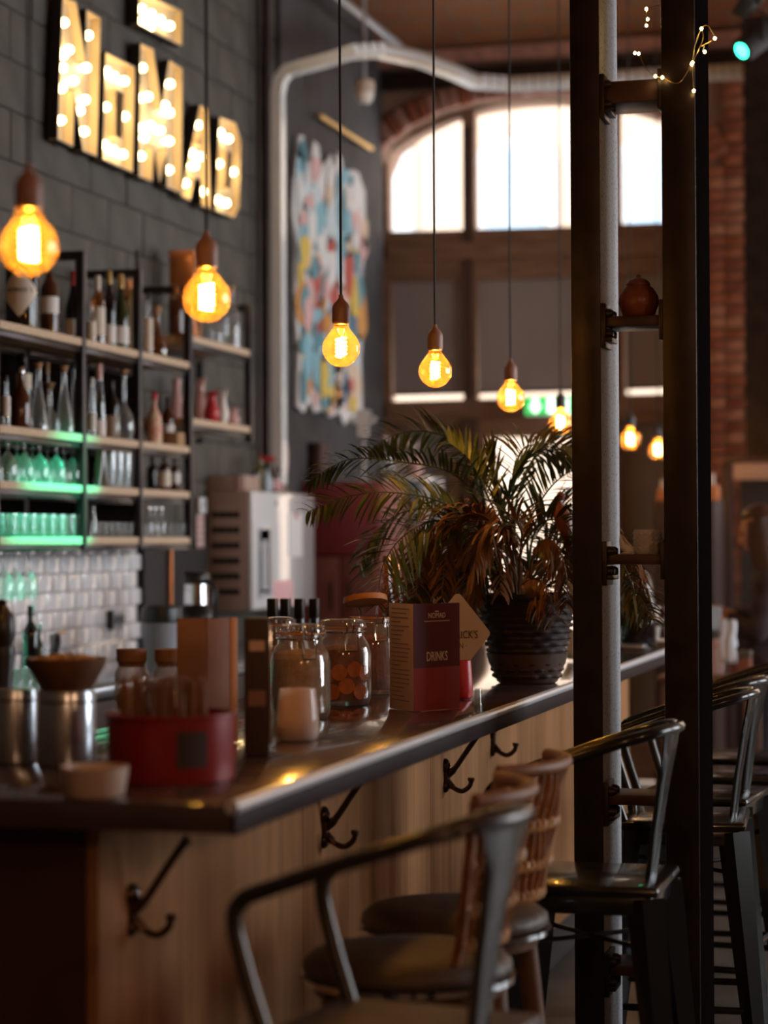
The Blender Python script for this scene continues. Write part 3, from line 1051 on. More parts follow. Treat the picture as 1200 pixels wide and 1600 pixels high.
f_.add(vs, [(i, (i + 1) % 22, 22 + (i + 1) % 22, 22 + i) for i in range(22)]).obj('foil', 'copper', t, smooth=False)
bottle('wine', 'very tall dark bottle rising above the second rack bar', 214, 17, 392, XBh, z1, 'bottle_black', .10, 'black_plastic', (.08, .35), 'label_white', name='wine_bottle')
bottle('slim', 'narrow pale bottle just right of the second inner rack post', 232, 13, 458, XA, z1, 'glass_clear', .12, 'black_plastic', (.1, .6), name='spirit_bottle')
bottle('decanter', 'round amber decanter with a tall cork stopper on the top shelf', 246, 32, 478, XA, z1, 'glass_amber_bottle', .1, 'cork', stopper=True, name='decanter', fill=(.16, 'bottle_brown'))
# raised end bay
t = thing('gift_tube', 'tall copper coloured gift box on the raised end shelf', 'box', place(290, 393, -3.50, z4a)[0])
h_ = place(290, 393, -3.50, z4a)[1]
MB().box((0, 0, h_ / 2), (.12, .11, h_), .004).obj('box_body', 'tan_tin', t)
MB().box((0, 0, h_ - .015), (.123, .113, .03), .003).obj('box_lid', 'orange_box', t)
MB().box((.0605, 0, h_ * .5), (.002, .02, h_ * .7)).obj('stripe', 'black_matt', t)
bottle('squat', 'brown glass flagon beside the copper gift box on the raised shelf', 276, 26, 450, -3.40, z4a, 'bottle_brown', .12, 'tan_tin', name='flagon')
bottle('shoulder', 'clear glass bottle behind the second bulb on the raised shelf', 338, 20, 480, -3.46, z4a, 'glass_clear', .1, 'cork', stopper=True, name='glass_bottle')
bottle('shoulder', 'clear glass decanter with cork at the end of the raised shelf', 362, 26, 448, -3.40, z4a, 'glass_clear', .1, 'cork', stopper=True, name='decanter')
# second row ---------------------------------------------------------------
bottle('slim', 'clear bottle with white label at the left end of the decanter shelf', 10, 12, 588, -3.38, z2, 'glass_clear', .1, 'black_plastic', (.2, .6), 'label_white', name='spirit_bottle')
bottle('wine', 'black bottle with a pale neck label behind the clear decanters', 37, 24, 553, XBh, z2, 'bottle_black', .1, 'black_plastic', (.55, .75), 'label_cream', name='wine_bottle')
bottle('shoulder', 'dark whisky decanter low on the decanter shelf', 33, 30, 575, XA, z2, 'bottle_brown', .08, 'chrome', name='decanter')
bottle('cone', 'clear conical decanter with brown cork, larger of the two', 60, 31, 568, XA, z2, 'glass_clear', .1, 'cork', stopper=True, name='decanter', fill=(.1, 'glass_grey'))
bottle('globe', 'clear round decanter with cork between the two conical ones', 78, 34, 600, -3.49, z2, 'glass_clear', .1, 'cork', stopper=True, name='decanter')
bottle('slim', 'tall amber bottle behind the round decanter', 74, 12, 568, -3.57, z2, 'bottle_brown', .14, 'cork', name='spirit_bottle')
bottle('cone', 'clear conical decanter with brown cork, slimmer one on the right', 100, 30, 573, -3.37, z2, 'glass_clear', .1, 'cork', stopper=True, name='decanter')
bottle('slim', 'tall dark slim bottle beside the first inner post on the decanter shelf', 116, 15, 565, -3.48, z2, 'glass_grey', .1, 'black_plastic', name='spirit_bottle')
bottle('slim', 'clear bottle just right of the first inner post on the decanter shelf', 144, 12, 592, -3.37, z2, 'glass_clear', .1, 'label_white', (.1, .4), 'label_white', name='spirit_bottle')
bottle('slim', 'slender tapered bottle with pink top on the decanter shelf', 155, 20, 570, XA, z2, 'glass_grey', .2, 'pink_ceramic', (.03, .25), 'label_white', name='spirit_bottle')
bottle('wine', 'black square shouldered bottle left of the long necked carafe', 174, 24, 595, -3.49, z2, 'bottle_black', .1, 'black_plastic', (.08, .42), 'label_cream', name='spirit_bottle')
bottle('globe', 'long necked globe carafe with brown stopper on the decanter shelf', 194, 30, 578, -3.37, z2, 'glass_clear', .12, 'cork', stopper=True, name='carafe')
bottle('shoulder', 'small squat bottle with cork right of the long necked carafe', 210, 18, 625, -3.44, z2, 'glass_clear', .1, 'cork', stopper=True, name='glass_bottle')
bottle('shoulder', 'red capped bottle with floral print on the third bay', 241, 24, 615, -3.38, z2, 'label_floral', .14, 'red_paint', name='printed_bottle')
bottle('wine', 'dark bottle with a pale label right of the floral bottle', 262, 21, 622, -3.44, z2, 'bottle_brown', .14, 'black_plastic', (.12, .45), 'label_white', name='wine_bottle')
loc, h_ = place(271, 677, -3.37, z2)
t = thing('wooden_crate', 'small low wooden crate at the end of the decanter shelf', 'crate', loc)
MB().box((0, 0, .004), (.07, .09, .008)).obj('base_board', 'cork', t)
for s_ in (-1, 1):
    MB().box((s_ * .0325, 0, .03), (.006, .09, .05), .001).obj('side_board', 'cork', t)
    MB().box((0, s_ * .042, .03), (.058, .006, .05), .001).obj('end_board', 'cork', t)


def pitcher(label, px, wpx, pyt, X, z, mat, spout=True, name='pitcher'):
    loc, h = place(px, pyt, X, z)
    r = wpx / 2 * m_per_px(loc)
    t = thing(name, label, 'pitcher', loc, R(-30))
    pr = [(0, 0), (.62 * r, 0), (.7 * r, .03 * h), (r, .25 * h), (.96 * r, .38 * h), (.55 * r, .68 * h), (.48 * r, .80 * h), (.66 * r, 1.0 * h),
          (.60 * r, 1.0 * h), (.42 * r, .80 * h), (.48 * r, .68 * h), (.85 * r, .38 * h), (.5 * r, .08 * h), (0, .06 * h)]
    MB().lathe(pr, 20).obj('jug_body', mat, t, ang=60)
    if spout:
        MB().tube(smooth([(.48 * r, 0, .86 * h), (.8 * r, 0, .99 * h), (1.02 * r, 0, 1.05 * h)], 4), [.3 * r, .28 * r, .26 * r, .24 * r, .2 * r, .16 * r, .12 * r, .08 * r, .05 * r], 8).obj('spout', mat, t)
        MB().tube(smooth([(-.5 * r, 0, .92 * h), (-1.15 * r, 0, .86 * h), (-1.2 * r, 0, .55 * h), (-.85 * r, 0, .35 * h)], 4), .10 * r, 8).obj('handle', mat, t)
    return t


pitcher('tall pink vase left behind the last rack post', 276, 24, 592, -3.56, z4b, 'pink_ceramic', False, 'vase')
pitcher('slim pink vase behind the last full height rack post', 290, 14, 598, -3.45, z4b, 'pink_ceramic', False, 'vase')
pitcher('pale pink pitcher left of the red one on the end shelf', 314, 20, 592, -3.45, z4b, 'pink_ceramic')
pitcher('glossy red pitcher on the end shelf', 331, 24, 612, -3.40, z4b, 'red_paint')
pitcher('tall cream pitcher right of the red one', 348, 19, 612, -3.40, z4b, 'porcelain')
pitcher('smallest pale pitcher at the right end of the end shelf', 365, 20, 638, -3.37, z4b, 'pink_ceramic')

# glassware ----------------------------------------------------------------
wg = [(.032, 0), (.036, .03), (.037, .055), (.028, .090), (.010, .108), (.004, .118), (.0035, .180), (.010, .186), (.033, .190), (.033, .192), (0, .192)]
m_wine_down = MB().lathe(wg, 16).mesh('wine_glass', 'glass_clear', ang=60)
m_tumbler = MB().lathe([(0, 0), (.030, 0), (.032, .004), (.036, .085), (.0345, .085), (.0305, .010), (0, .009)], 14).mesh('tumbler', 'glass_clear', ang=50)
m_flute = MB().lathe([(0, 0), (.026, 0), (.027, .004), (.033, .150), (.0315, .150), (.0255, .010), (0, .009)], 14).mesh('highball_glass', 'glass_clear', ang=50)
m_shot = MB().lathe([(0, 0), (.018, 0), (.0195, .004), (.024, .060), (.0228, .060), (.018, .012), (0, .011)], 12).mesh('shot_glass', 'glass_clear', ang=50)


def row_of(me, name, label, cat, group, pxs, z, Xs, sc=1.0):
    for i, q in enumerate(pxs):
        X = Xs[i % len(Xs)]
        o = inst(me, name, None, (X, W(q, 700, x=X).y, z), (0, 0, i * 1.3), (sc, sc, sc))
        tag(o, label, cat, group)


row_of(m_wine_down, 'wine_glass', 'upturned wine glass in the green lit row of stemware', 'glass', 'upturned wine glasses on the third shelf',
       (12, 26, 38, 50, 62, 74, 88, 100, 113), z3, (-3.39, -3.50), 0.95)
row_of(m_tumbler, 'tumbler', 'green lit tumbler on the lowest shelf of the first bay', 'glass', 'green lit tumblers on the lowest shelf',
       (14, 29, 44, 59, 74, 89, 104, 117, 22, 40, 58, 76, 94, 112), z4, (-3.385,) * 8 + (-3.52,) * 6)
row_of(m_flute, 'highball_glass', 'tall clear glass in the second bay below the decanters', 'glass', 'tall glasses in the second bay',
       (170, 182, 194, 206, 176, 190, 203), z3, (-3.385,) * 4 + (-3.50,) * 3)
row_of(m_shot, 'shot_glass', 'small clear glass on the lowest shelf of the second bay', 'glass', 'small glasses on the lowest shelf of the second bay',
       (150, 160, 170, 180, 190, 200, 210, 156, 168, 182, 196), z4, (-3.385,) * 7 + (-3.48,) * 4)
row_of(m_shot, 'shot_glass', 'small clear glass on the lowest shelf of the third bay', 'glass', 'small glasses on the lowest shelf of the third bay',
       (262, 272, 282, 290), z4, (-3.385,))
bottle('slim', 'tall frosted glass at the left of the small glasses', 146, 11, 790, -3.37, z4, 'glass_clear', name='glass_bottle')
for i, (q, ww_) in enumerate(((233, 'left of three small clear cruets on the lowest shelf'), (242, 'middle of three small clear cruets on the lowest shelf'), (252, 'right of three small clear cruets on the lowest shelf'))):
    bottle('shoulder', ww_, q, 12, 795, -3.39, z4, 'glass_clear', .1, 'chrome', stopper=True, name='cruet', cat='cruet')
bottle('whisky', 'dark bottle half hidden at the left of the third bay bottles', 238, 18, 715, -3.50, z3, 'bottle_black', .12, 'black_plastic', name='spirit_bottle')
bottle('whisky', 'brown bottle with round cream label below the decanter shelf', 257, 19, 712, -3.40, z3, 'bottle_brown', .14, 'black_plastic', (.12, .55), name='spirit_bottle')
bottle('whisky', 'brown bottle with white label, last on the third shelf', 273, 17, 716, -3.40, z3, 'bottle_brown', .14, 'black_plastic', (.25, .55), 'label_white', name='spirit_bottle')
loc, h_ = place(157, 702, -3.38, z3)
t = thing('folding_stand', 'small A shaped stand at the left of the tall glasses', 'stand', loc)
for s_ in (-1, 1):
    MB().box((0, s_ * .021, h_ / 2), (.03, .008, h_ * 1.02), .002, Matrix.Rotation(s_ * .26, 3, 'X')).obj('stand_leg', 'inox', t)
MB().lathe([(0, h_ - .004), (.006, h_ - .002), (.005, h_ + .012), (0, h_ + .014)], 10).obj('knob', 'chrome', t)

# stemware hanging under the rack
rk = thing('glass_rail', 'thin steel hanging rail with stemware under the rack', 'rail', (-3.44, W(30, 860, x=-3.44).y, zBotP - 0.006))
for s_ in (-.03, .03):
    MB().box((s_, 0, -.004), (.008, .6, .008), .001).obj('rail_bar', 'inox', rk)
for s_ in (-.28, .28):
    MB().box((0, s_, .008), (.08, .012, .016)).obj('cross_bar', 'inox', rk)
for q in (6, 22, 42):
    o = inst(m_wine_down, 'wine_glass', None, (-3.44, W(q, 880, x=-3.44).y, zBotP - .2), (0, 0, q))
    tag(o, 'wine glass hanging upside down under the bottle rack', 'glass', 'wine glasses hanging under the rack')

# ================================================================== BACK COUNTER, TILES
ZB = 0.98
bc = thing('back_counter', 'stainless steel back counter along the tiled wall', 'counter', (-3.33, 8.6, 0))
MB().box((0, 0, ZB - .02), (.62, 4.4, .04), .004).obj('counter_top', 'inox', bc)
MB().box((-.31 + .012, -.3, ZB + .055), (.02, 1.6, .11), .002).obj('upstand', 'inox', bc)
for i in range(6):
    dr = MB().box((.285, -1.83 + i * .733, .52), (.03, .72, .82), .003).obj('door', 'cabinet_dark', bc)
    MB().tube([(.31, -1.83 + i * .733 - .1, .86), (.31, -1.83 + i * .733 + .1, .86)], .006, 6).obj('handle', 'inox', dr)
MB().box((-.02, 0, .53), (.56, 4.36, .86)).obj('carcass', 'cabinet_dark', bc)
tw = struct(MB().box((0, 0, 0), (.02, 2.32, .52)).obj('trim_14', 'grout', loc=(XL + .012, 7.92, 1.22)), 'white glazed tiles under the bottle rack')
tl = MB().box((0, 0, 0), (.018, .146, .071), .006).mesh('tile', 'tile')
for r_ in range(7):
    y = 6.78 + (.075 if r_ % 2 else 0)
    while y < 9.0:
        o = inst(tl, 'tile', tw, (.012, y + .075 - 7.92, 1.0 + r_ * .076 - 1.22 + .03), (rnd.uniform(-.004, .004), rnd.uniform(-.03, .03), rnd.uniform(-.03, .03)))
        y += .152
p = W(174, 968, x=XL + .03)
t = thing('socket_box', 'dark double power socket on the white tiles', 'socket', p)
MB().box((.018, 0, 0), (.036, .12, .085), .006).obj('socket_body', 'grey_panel', t)
MB().box((.018, -.061, 0), (.034, .002, .08)).obj('socket_side', 'black_plastic', t)
for s_ in (-.03, .03):
    MB().lathe([(.02, 0), (.022, .003), (.014, .003), (.014, -.004), (0, -.004)], 14, (.037, s_, 0), Matrix.Rotation(PI / 2, 3, 'Y')).obj('outlet', 'black_plastic', t)
# green-lit pourer bottle, tap and glasses on the back counter
bottle('whisky', 'black bottle with a pouring spout in green light before the tiles', 48, 26, 948, -3.40, ZB, 'bottle_black', .12, 'black_plastic', name='pourer_bottle')
bottle('shoulder', 'small dark bottle with tall stopper beside the tap', 62, 16, 975, -3.45, ZB, 'bottle_green', .1, 'chrome', stopper=True, name='bitters_bottle')
p = W(85, 1000, x=-3.5)
t = thing('sink_tap', 'low black mixer tap with a brass lever on the back counter', 'tap', (-3.5, p.y, ZB))
hz = p.z - ZB
MB().lathe([(0, 0), (.03, 0), (.03, .008), (.02, .012), (.018, hz + .02), (0, hz + .022)], 14).obj('tap_body', 'black_plastic', t)
MB().tube(smooth([(0, -.005, hz * .8), (.06, -.12, hz + .02), (.10, -.20, hz + .01), (.10, -.22, hz - .04)], 5), .014, 8).obj('spout', 'black_plastic', t)
MB().tube([(0, 0, hz + .02), (.02, .06, hz + .03)], [.007, .005], 8).obj('lever', 'brass', t)
row_of(m_tumbler, 'tumbler', 'clear tumbler in the row standing on the back counter below the tiles', 'glass', 'tumblers on the back counter',
       (20, 36, 52, 68, 84, 100, 116), ZB, (-3.20,))
# dark panel, pipe
sbox('trim_15', (XL + .001, 9.10, .98), (XL + .05, 9.93, 1.47), 'black_matt', 'dark panel right of the white tiles')
p = W(268, 900, x=XL + .07)
t = MB().tube([(0, 0, 0), (0, 0, .5)], .011, 8).obj('copper_pipe', 'copper', loc=(XL + .065, p.y, ZB))
tag(t, 'thin copper pipe running up the dark panel', 'pipe')


def airpot(label, px, X, wpx, pyt):
    loc, h = place(px, pyt, X, ZB)
    r = wpx / 2 * m_per_px(loc)
    t = thing('vacuum_flask', label, 'flask', loc)
    MB().lathe([(0, 0), (r, 0), (r * 1.02, .01), (r * 1.02, h * .42), (r, h * .44)], 24).obj('lower_body', 'chrome', t)
    MB().lathe([(r, h * .44), (r * 1.04, h * .46), (r * 1.0, h * .55), (r * .7, h * .62), (r * .62, h * .64)], 24).obj('shoulder', 'black_plastic', t)
    MB().lathe([(r * .62, h * .64), (r * .6, h * .86)], 24).obj('neck_band', 'chrome', t)
    MB().lathe([(r * .6, h * .86), (r * .7, h * .88), (r * .72, h * .96), (r * .6, h), (0, h)], 24).obj('lid', 'black_plastic', t)
    MB().tube(smooth([(r * .6, -r * .3, h * .9), (r * 1.3, -r * .7, h * .82), (r * 1.25, -r * .66, h * .5), (r * .95, -r * .4, h * .42)], 4), .010, 8).obj('handle', 'black_plastic', t)
    return t


airpot('chrome and black insulated flask before the beige appliance', 306, -3.25, 60, 893)
loc, h_ = place(252, 945, -3.22, ZB)
t = thing('ice_bucket', 'dark grey lidded bucket between tiles and flask', 'bucket', loc)
MB().lathe([(0, 0), (.065, 0), (.068, .005), (.078, h_ * .72), (.080, h_ * .73), (.072, h_ * .73), (.06, .01), (0, .01)], 24).obj('bucket_body', 'grey_panel', t)
MB().lathe([(.084, h_ * .73), (.086, h_ * .78), (.08, h_ * .95), (.05, h_), (0, h_)], 24).obj('lid', 'black_plastic', t)

# ================================================================== APPLIANCE on the wall
pL, pR = W(394, 770, y=10.0), W(490, 770, x=W(394, 770, y=10.0).x)
XA1 = pL.x
zt, zb_ = W(394, 766, y=10.0).z, W(394, 955, y=10.0).z
ya1, yb1 = 10.0, pR.y
ap = thing('drinks_cooler', 'white fronted drinks cooler with rows of vent slots in its beige side', 'cooler', ((XL + XA1) / 2, (ya1 + yb1) / 2, zb_))
dx = XA1 - XL - .015
MB().box((0, 0, (zt - zb_) / 2), (dx - .03, yb1 - ya1, zt - zb_), .006).obj('cabinet_body', 'beige_metal', ap)
dr = MB().box((dx / 2 - .005, 0, (zt - zb_) / 2), (.03, yb1 - ya1 + .004, zt - zb_ - .01), .006).obj('door', 'cooler_front', ap)
xf = dx / 2 + .011
Lh = yb1 - ya1
for q in ((.07, .25, .08, .66, 'grey_panel', 'side_glass'), (.10, .30, .12, .68, 'white_panel', 'inner_frame'), (.56, .78, .42, .80, 'paper_white', 'note'), (.30, .62, .0, .22, 'pink_print', 'sticker')):
    y0, y1, a, b, mt, nm = q
    MB().box((xf, -Lh / 2 + Lh * (y0 + y1) / 2, (zt - zb_) * (a + b) / 2 + .012), (.006, Lh * (y1 - y0), (zt - zb_) * (b - a)), .001).obj(nm, mt, dr)
MB().box((xf + .004, -Lh / 2 + Lh * .16, (zt - zb_) * .38), (.008, Lh * .10, (zt - zb_) * .42), .002).obj('window', 'grey_panel', dr)
MB().lathe([(0, .004), (.018, .003), (.02, 0)], 14, (xf + .003, -Lh / 2 + Lh * .68, (zt - zb_) * .80), Matrix.Rotation(PI / 2, 3, 'Y')).obj('magnet', 'red_paint', dr)
MB().lathe([(0, .004), (.010, .003), (.012, 0)], 14, (xf + .001, -Lh / 2 + Lh * .36, (zt - zb_) * .90), Matrix.Rotation(PI / 2, 3, 'Y')).obj('lock', 'black_plastic', dr)
sl = MB().box((0, 0, 0), (.034, .006, .030), .003).mesh('vent_slot', 'black_matt')
for r_ in range(6):
    for c_ in range(4):
        inst(sl, 'vent_slot', ap, (-dx / 2 + .055 + c_ * .036, -Lh / 2 - .001, (zt - zb_) * (.80 - .128 * r_)))
p = W(355, 768, y=10.05)
h_ = W(355, 743, y=10.05).z - zt
t = thing('carton', 'plain beige carton lying on top of the drinks cooler', 'box', (XL + .11, 10.14, zt))
MB().box((0, 0, h_ / 2), (.19, .24, h_), .003).obj('carton_body', 'beige_metal', t)
MB().box((.07, 0, h_ / 2), (.03, .246, h_ + .002), .002).obj('tape', 'paper_pink', t)
# figurines on the cooler
loc = Vector((-3.50, W(404, 760, x=-3.50).y, zt))
t = thing('ceramic_figurine', 'small ceramic parrot figurine on the drinks cooler', 'figurine', loc)
h_ = W(404, 714, x=-3.5).z - zt
MB().lathe([(0, 0), (.03, 0), (.03, .01), (.012, .02), (.018, h_ * .3), (.028, h_ * .5), (.02, h_ * .7), (.012, h_ * .76), (.018, h_ * .86), (.012, h_ * .97), (0, h_)], 14).obj('bird_body', 'palm_olive', t)
MB().tube(smooth([(0, -.01, h_ * .55), (.0, -.04, h_ * .3), (0, -.05, h_ * .05)], 3), [.012, .012, .011, .010, .008, .006, .004], 8).obj('tail', 'display_blue', t)
MB().tube([(.012, .0, h_ * .86), (.03, .0, h_ * .80)], [.008, .002], 8).obj('beak', 'porcelain', t)
loc = Vector((-3.5, W(417, 760, x=-3.50).y, zt))
t = thing('bud_vase', 'pale green vase of red flowers on the drinks cooler', 'vase', loc)
MB().lathe([(0, 0), (.02, 0), (.03, .04), (.026, .07), (.010, .10), (.014, .115)], 14).obj('vase_body', 'display_blue', t)
for i in range(5):
    a = i * 1.256
    q = (.03 * math.cos(a), .03 * math.sin(a), .165 + .012 * (i % 2))
    MB().tube([(0, 0, .08), q], .002, 5).obj('stem', 'palm_green', t)
    MB().lathe([(0, -.012), (.014, -.004), (.018, .008), (.008, .014), (0, .012)], 8, q).obj('blossom', 'red_paint', t)
for i, (q, lab) in enumerate(((430, 'small dark bottle left on the cooler, before the oval paddle'), (437, 'small pink labelled bottle right on the cooler, before the oval paddle'))):
    bottle('whisky', lab, q, 9, 728 + 4 * i, -3.48 - .05 * i, zt, 'bottle_brown' if i == 0 else 'glass_clear', .15, 'black_plastic', (.1, .5), 'pink_print', name='spirit_bottle')
loc = Vector((-3.56, W(445, 760, x=-3.56).y, zt))
h_ = W(445, 687, x=-3.56).z - zt
t = thing('oval_paddle', 'pale oval paddle standing upright on the drinks cooler', 'paddle', loc)
el = [(.045 * math.cos(2 * PI * i / 20), h_ * .68 + h_ * .32 * math.sin(2 * PI * i / 20)) for i in range(20)]
MB().plate(el, [], fx, -.006, .006).obj('blade', 'paper_pink', t)
MB().tube([(0, 0, .012), (0, 0, h_ * .38)], .008, 8).obj('handle', 'card_beige', t)
MB().lathe([(0, 0), (.04, 0), (.04, .01), (.012, .014), (0, .014)], 14).obj('foot', 'card_beige', t)
# thermostat and notices on the wall left of the cooler
p = W(312, 790, x=XL + .03)
t = thing('thermostat', 'small white thermostat on the block wall beside the cooler', 'switch', p)
MB().box((.01, 0, 0), (.022, .085, .075), .004).obj('case', 'white_panel', t)
MB().box((.0215, 0, .005), (.002, .035, .040)).obj('display', 'grey_panel', t)
p = W(312, 845, x=XL + .03)
t = thing('price_list', 'narrow pale notice sheet on the wall below the thermostat', 'notice', p)
MB().box((.003, 0, 0), (.003, .10, .25)).obj('sheet', 'paper_pink', t)
for i in range(7):
    MB().box((.0048, 0, .10 - i * .032), (.0008, .075, .008)).obj('print_line', 'ink', t)

# ================================================================== BURGUNDY CABINET and things on it
XC0, XC1 = XL + .045, W(592, 800, y=11.45).x
zc = W(540, 752, y=11.45).z
cab = thing('tall_cupboard', 'dark red tall cupboard in the corner under the mural', 'cupboard', ((XC0 + XC1) / 2, 11.75, 0))
wC = XC1 - XC0
MB().box((0, .02, zc / 2), (wC, .56, zc), .004).obj('carcass', 'burgundy', cab)
zl = W(540, 868, y=11.45).z
d1_ = MB().box((0, -.275, (zc + zl) / 2), (wC - .01, .03, zc - zl - .012), .004).obj('door', 'burgundy', cab)
d2_ = MB().box((-wC / 4, -.275, zl / 2 + .02), (wC / 2 - .01, .03, zl - .06), .004).obj('door', 'burgundy_low', cab)
d3_ = MB().box((wC / 4, -.275, zl / 2 + .02), (wC / 2 - .01, .03, zl - .06), .004).obj('door', 'burgundy_low', cab)
MB().box((-.05, -.293, zl - .22), (.008, .012, .16), .002).obj('handle', 'black_plastic', d2_)
MB().box((.05, -.293, zl - .22), (.008, .012, .16), .002).obj('handle', 'black_plastic', d3_)
p = Vector((0, 11.62, zc))
p.x = W(498, 735, y=11.62).x
h_ = W(498, 692, y=11.62).z - zc
t = thing('metal_jug', 'dark pewter jug on top of the red cupboard', 'jug', p)
MB().lathe([(0, 0), (.05, 0), (.058, .01), (.062, h_ * .35), (.05, h_ * .7), (.055, h_), (.05, h_), (.045, h_ * .7), (.055, h_ * .3), (0, .012)], 20).obj('jug_body', 'steel_brown', t)
MB().tube(smooth([(-.05, 0, h_ * .9), (-.09, 0, h_ * .8), (-.09, 0, h_ * .4), (-.058, 0, h_ * .25)], 4), .007, 8).obj('handle', 'steel_brown', t)
p = Vector((W(568, 735, y=11.7).x, 11.7, zc))
h_ = W(568, 640, y=11.7).z - zc
t = thing('cutout_figure', 'white cut-out figure with arms akimbo on a thin pole', 'figure', p)
sc_ = h_
fig = [(-.03, .62), (.03, .62), (.035, .72), (.03, .78), (.075, .83), (.085, .88), (.05, .92), (.035, .93), (.05, .97), (.03, 1.0), (-.03, 1.0), (-.05, .97), (-.035, .93), (-.05, .92), (-.085, .88), (-.075, .83), (-.03, .78), (-.035, .72)]
fxz = lambda u, v, d: (u, d, v)
MB().plate([(a * 2.4 * sc_, b * sc_) for a, b in fig], [[(s_ * .135 * sc_, .855 * sc_), (s_ * .135 * sc_, .885 * sc_), (s_ * .092 * sc_, .885 * sc_), (s_ * .092 * sc_, .835 * sc_)] for s_ in (-1, 1)], fxz, -.006, .006).obj('cutout', 'paper_white', t, smooth=False)
MB().tube([(0, 0.012, .008), (0, 0.012, h_ * .66)], .006, 8).obj('pole', 'paper_white', t)
MB().lathe([(0, 0), (.04, 0), (.04, .008), (0, .010)], 14).obj('foot', 'paper_white', t)
# white display cabinet
XD0, XD1 = W(596, 800, y=12.0).x, W(662, 800, y=12.0).x
zd = W(620, 744, y=12.0).z
dc = thing('display_cabinet', 'white framed glass display cabinet behind the palm', 'cabinet', ((XD0 + XD1) / 2, 12.27, 0))
wD = XD1 - XD0
for sx in (-1, 1):
    for sy in (-1, 1):
        MB().box((sx * (wD / 2 - .013), sy * .187, zd / 2), (.026, .026, zd), .003).obj('frame_post', 'white_panel', dc)
for zz in (zd - .013, .92, .12):
    MB().box((0, 0, zz), (wD - .054, .40, .026), .003).obj('frame_shelf', 'white_panel', dc)
MB().box((0, -.19, (zd + .92) / 2), (wD - .06, .006, zd - .96)).obj('pane', 'glass_pane', dc)
MB().box((0, .18, (zd + .92) / 2), (wD - .06, .012, zd - .96)).obj('back_panel', 'display_blue', dc)
MB().box((0, .0, .52), (wD - .056, .38, .76)).obj('lower_box', 'white_panel', dc)
MB().box((-wD * .24, -.02, zd - .36), (wD * .34, .10, .60)).obj('dark_insert', 'timber_dark', dc)
for i, (q, lab, mt) in enumerate(((608, 'leftmost glass vase on the white display cabinet', 'glass_clear'), (630, 'middle flowered glass vase on the display cabinet', 'glass_jar'), (650, 'rightmost pink glass vase on the display cabinet', 'pink_ceramic'))):
    loc = Vector((W(q, 735, y=12.22).x, 12.22 + .04 * (i % 2), zd))
    h_ = .16 - .02 * i
    t = thing('glass_vase', lab, 'vase', loc)
    MB().lathe([(0, 0), (.025, 0), (.038, .03), (.042, h_ * .5), (.028, h_ * .8), (.036, h_), (.033, h_), (.025, h_ * .8), (.038, h_ * .5), (.02, .01), (0, .01)], 16).obj('vase_body', mt, t)
    for k in range(3):
        a = k * 2.1 + i
        q2 = (.03 * math.cos(a), .03 * math.sin(a), h_ + .05 + .01 * k)
        MB().tube([(0, 0, .03), q2], .002, 5).obj('stem', 'palm_green', t)
        MB().lathe([(0, -.014), (.018, -.004), (.020, .008), (.009, .016), (0, .014)], 8, q2).obj('blossom', 'paper_white' if k % 2 else 'paper_pink', t)

# ================================================================== CABLE TRAY, CONDUITS, CAMERA, MURAL
def tray(path, wd, ht, name, label):
    t = thing(name, label, 'cable tray', path[0])
    o = Vector(path[0])
    pts = [Vector(p) - o for p in path]
    mb = MB()
    rb = []
    n = len(pts)
    prev = None
    ring = []
    for i in range(n):
        d = (pts[min(i + 1, n - 1)] - pts[max(i - 1, 0)]).normalized()
        if prev is None:
            side = Vector((0.0, -1, 0))
        else:
            side = (prev - d * prev.dot(d)).normalized()
        prev = side
        nr = d.cross(side).normalized()
        ring.append((pts[i], d, side, nr))
    vs, fs = [], []
    for p, d, a, b in ring:
        vs += [p + a * wd / 2 + b * ht / 2, p - a * wd / 2 + b * ht / 2, p - a * wd / 2 - b * ht / 2, p + a * wd / 2 - b * ht / 2]
    for i in range(n - 1):
        for k in range(4):
            fs.append((4 * i + k, 4 * i + (k + 1) % 4, 4 * i + 4 + (k + 1) % 4, 4 * i + 4 + k))
    fs += [(0, 1, 2, 3), (4 * n - 4, 4 * n - 3, 4 * n - 2, 4 * n - 1)]
    mb.add(vs, fs)
    mb.obj('duct', 'galvanised', t, ang=25)
    return t, ring


tz = 3.98
v0 = W(436, 700, x=XL + .10)
path = []
for p in smooth([(XL + .10, v0.y, 1.80), (XL + .10, v0.y, 2.6), (XL + .10, v0.y, 3.6), (XL + .10, v0.y, 3.86)], 3):
    path.append(tuple(p))
path += [(XL + .115, v0.y, 3.93), (XL + .155, v0.y, 3.975), (XL + .22, v0.y, 3.99), (XL + .38, v0.y, 4.02), (XL + .50, v0.y + .03, 4.06), (XL + .60, v0.y + .20, 4.10), (XL + .66, v0.y + .8, 4.18),
         (XL + .70, v0.y + 1.4, 4.235), (XL + .76, v0.y + 1.75, 4.24), (XL + .95, v0.y + 1.9, 4.24), (XL + 1.3, v0.y + 1.92, 4.24), (0.5, v0.y + 1.92, 4.24)]
tr_, ring = tray(path, .075, .06, 'ventilation_duct', 'slim silver duct climbing the left wall and crossing over the arch')
rib = MB().box((0, 0, 0), (.012, .082, .068), .002).mesh('duct_rib', 'rib_warm_lit')
org = Vector(path[0])
for i in range(14, len(ring) - 1):
    a, b = ring[i][0], ring[i + 1][0]
    ln = (b - a).length
    k = max(1, int(ln / .055))
    for j in range(k):
        p = a.lerp(b, (j + .5) / k)
        d = (b - a).normalized()
        if p.x + org.x > -0.6:
            continue
        q = d.to_track_quat('X', 'Z')
        o = inst(rib, 'duct_rib', tr_, p + Vector((0, 0, .004)))
        o.rotation_mode = 'QUATERNION'
        o.rotation_quaternion = q
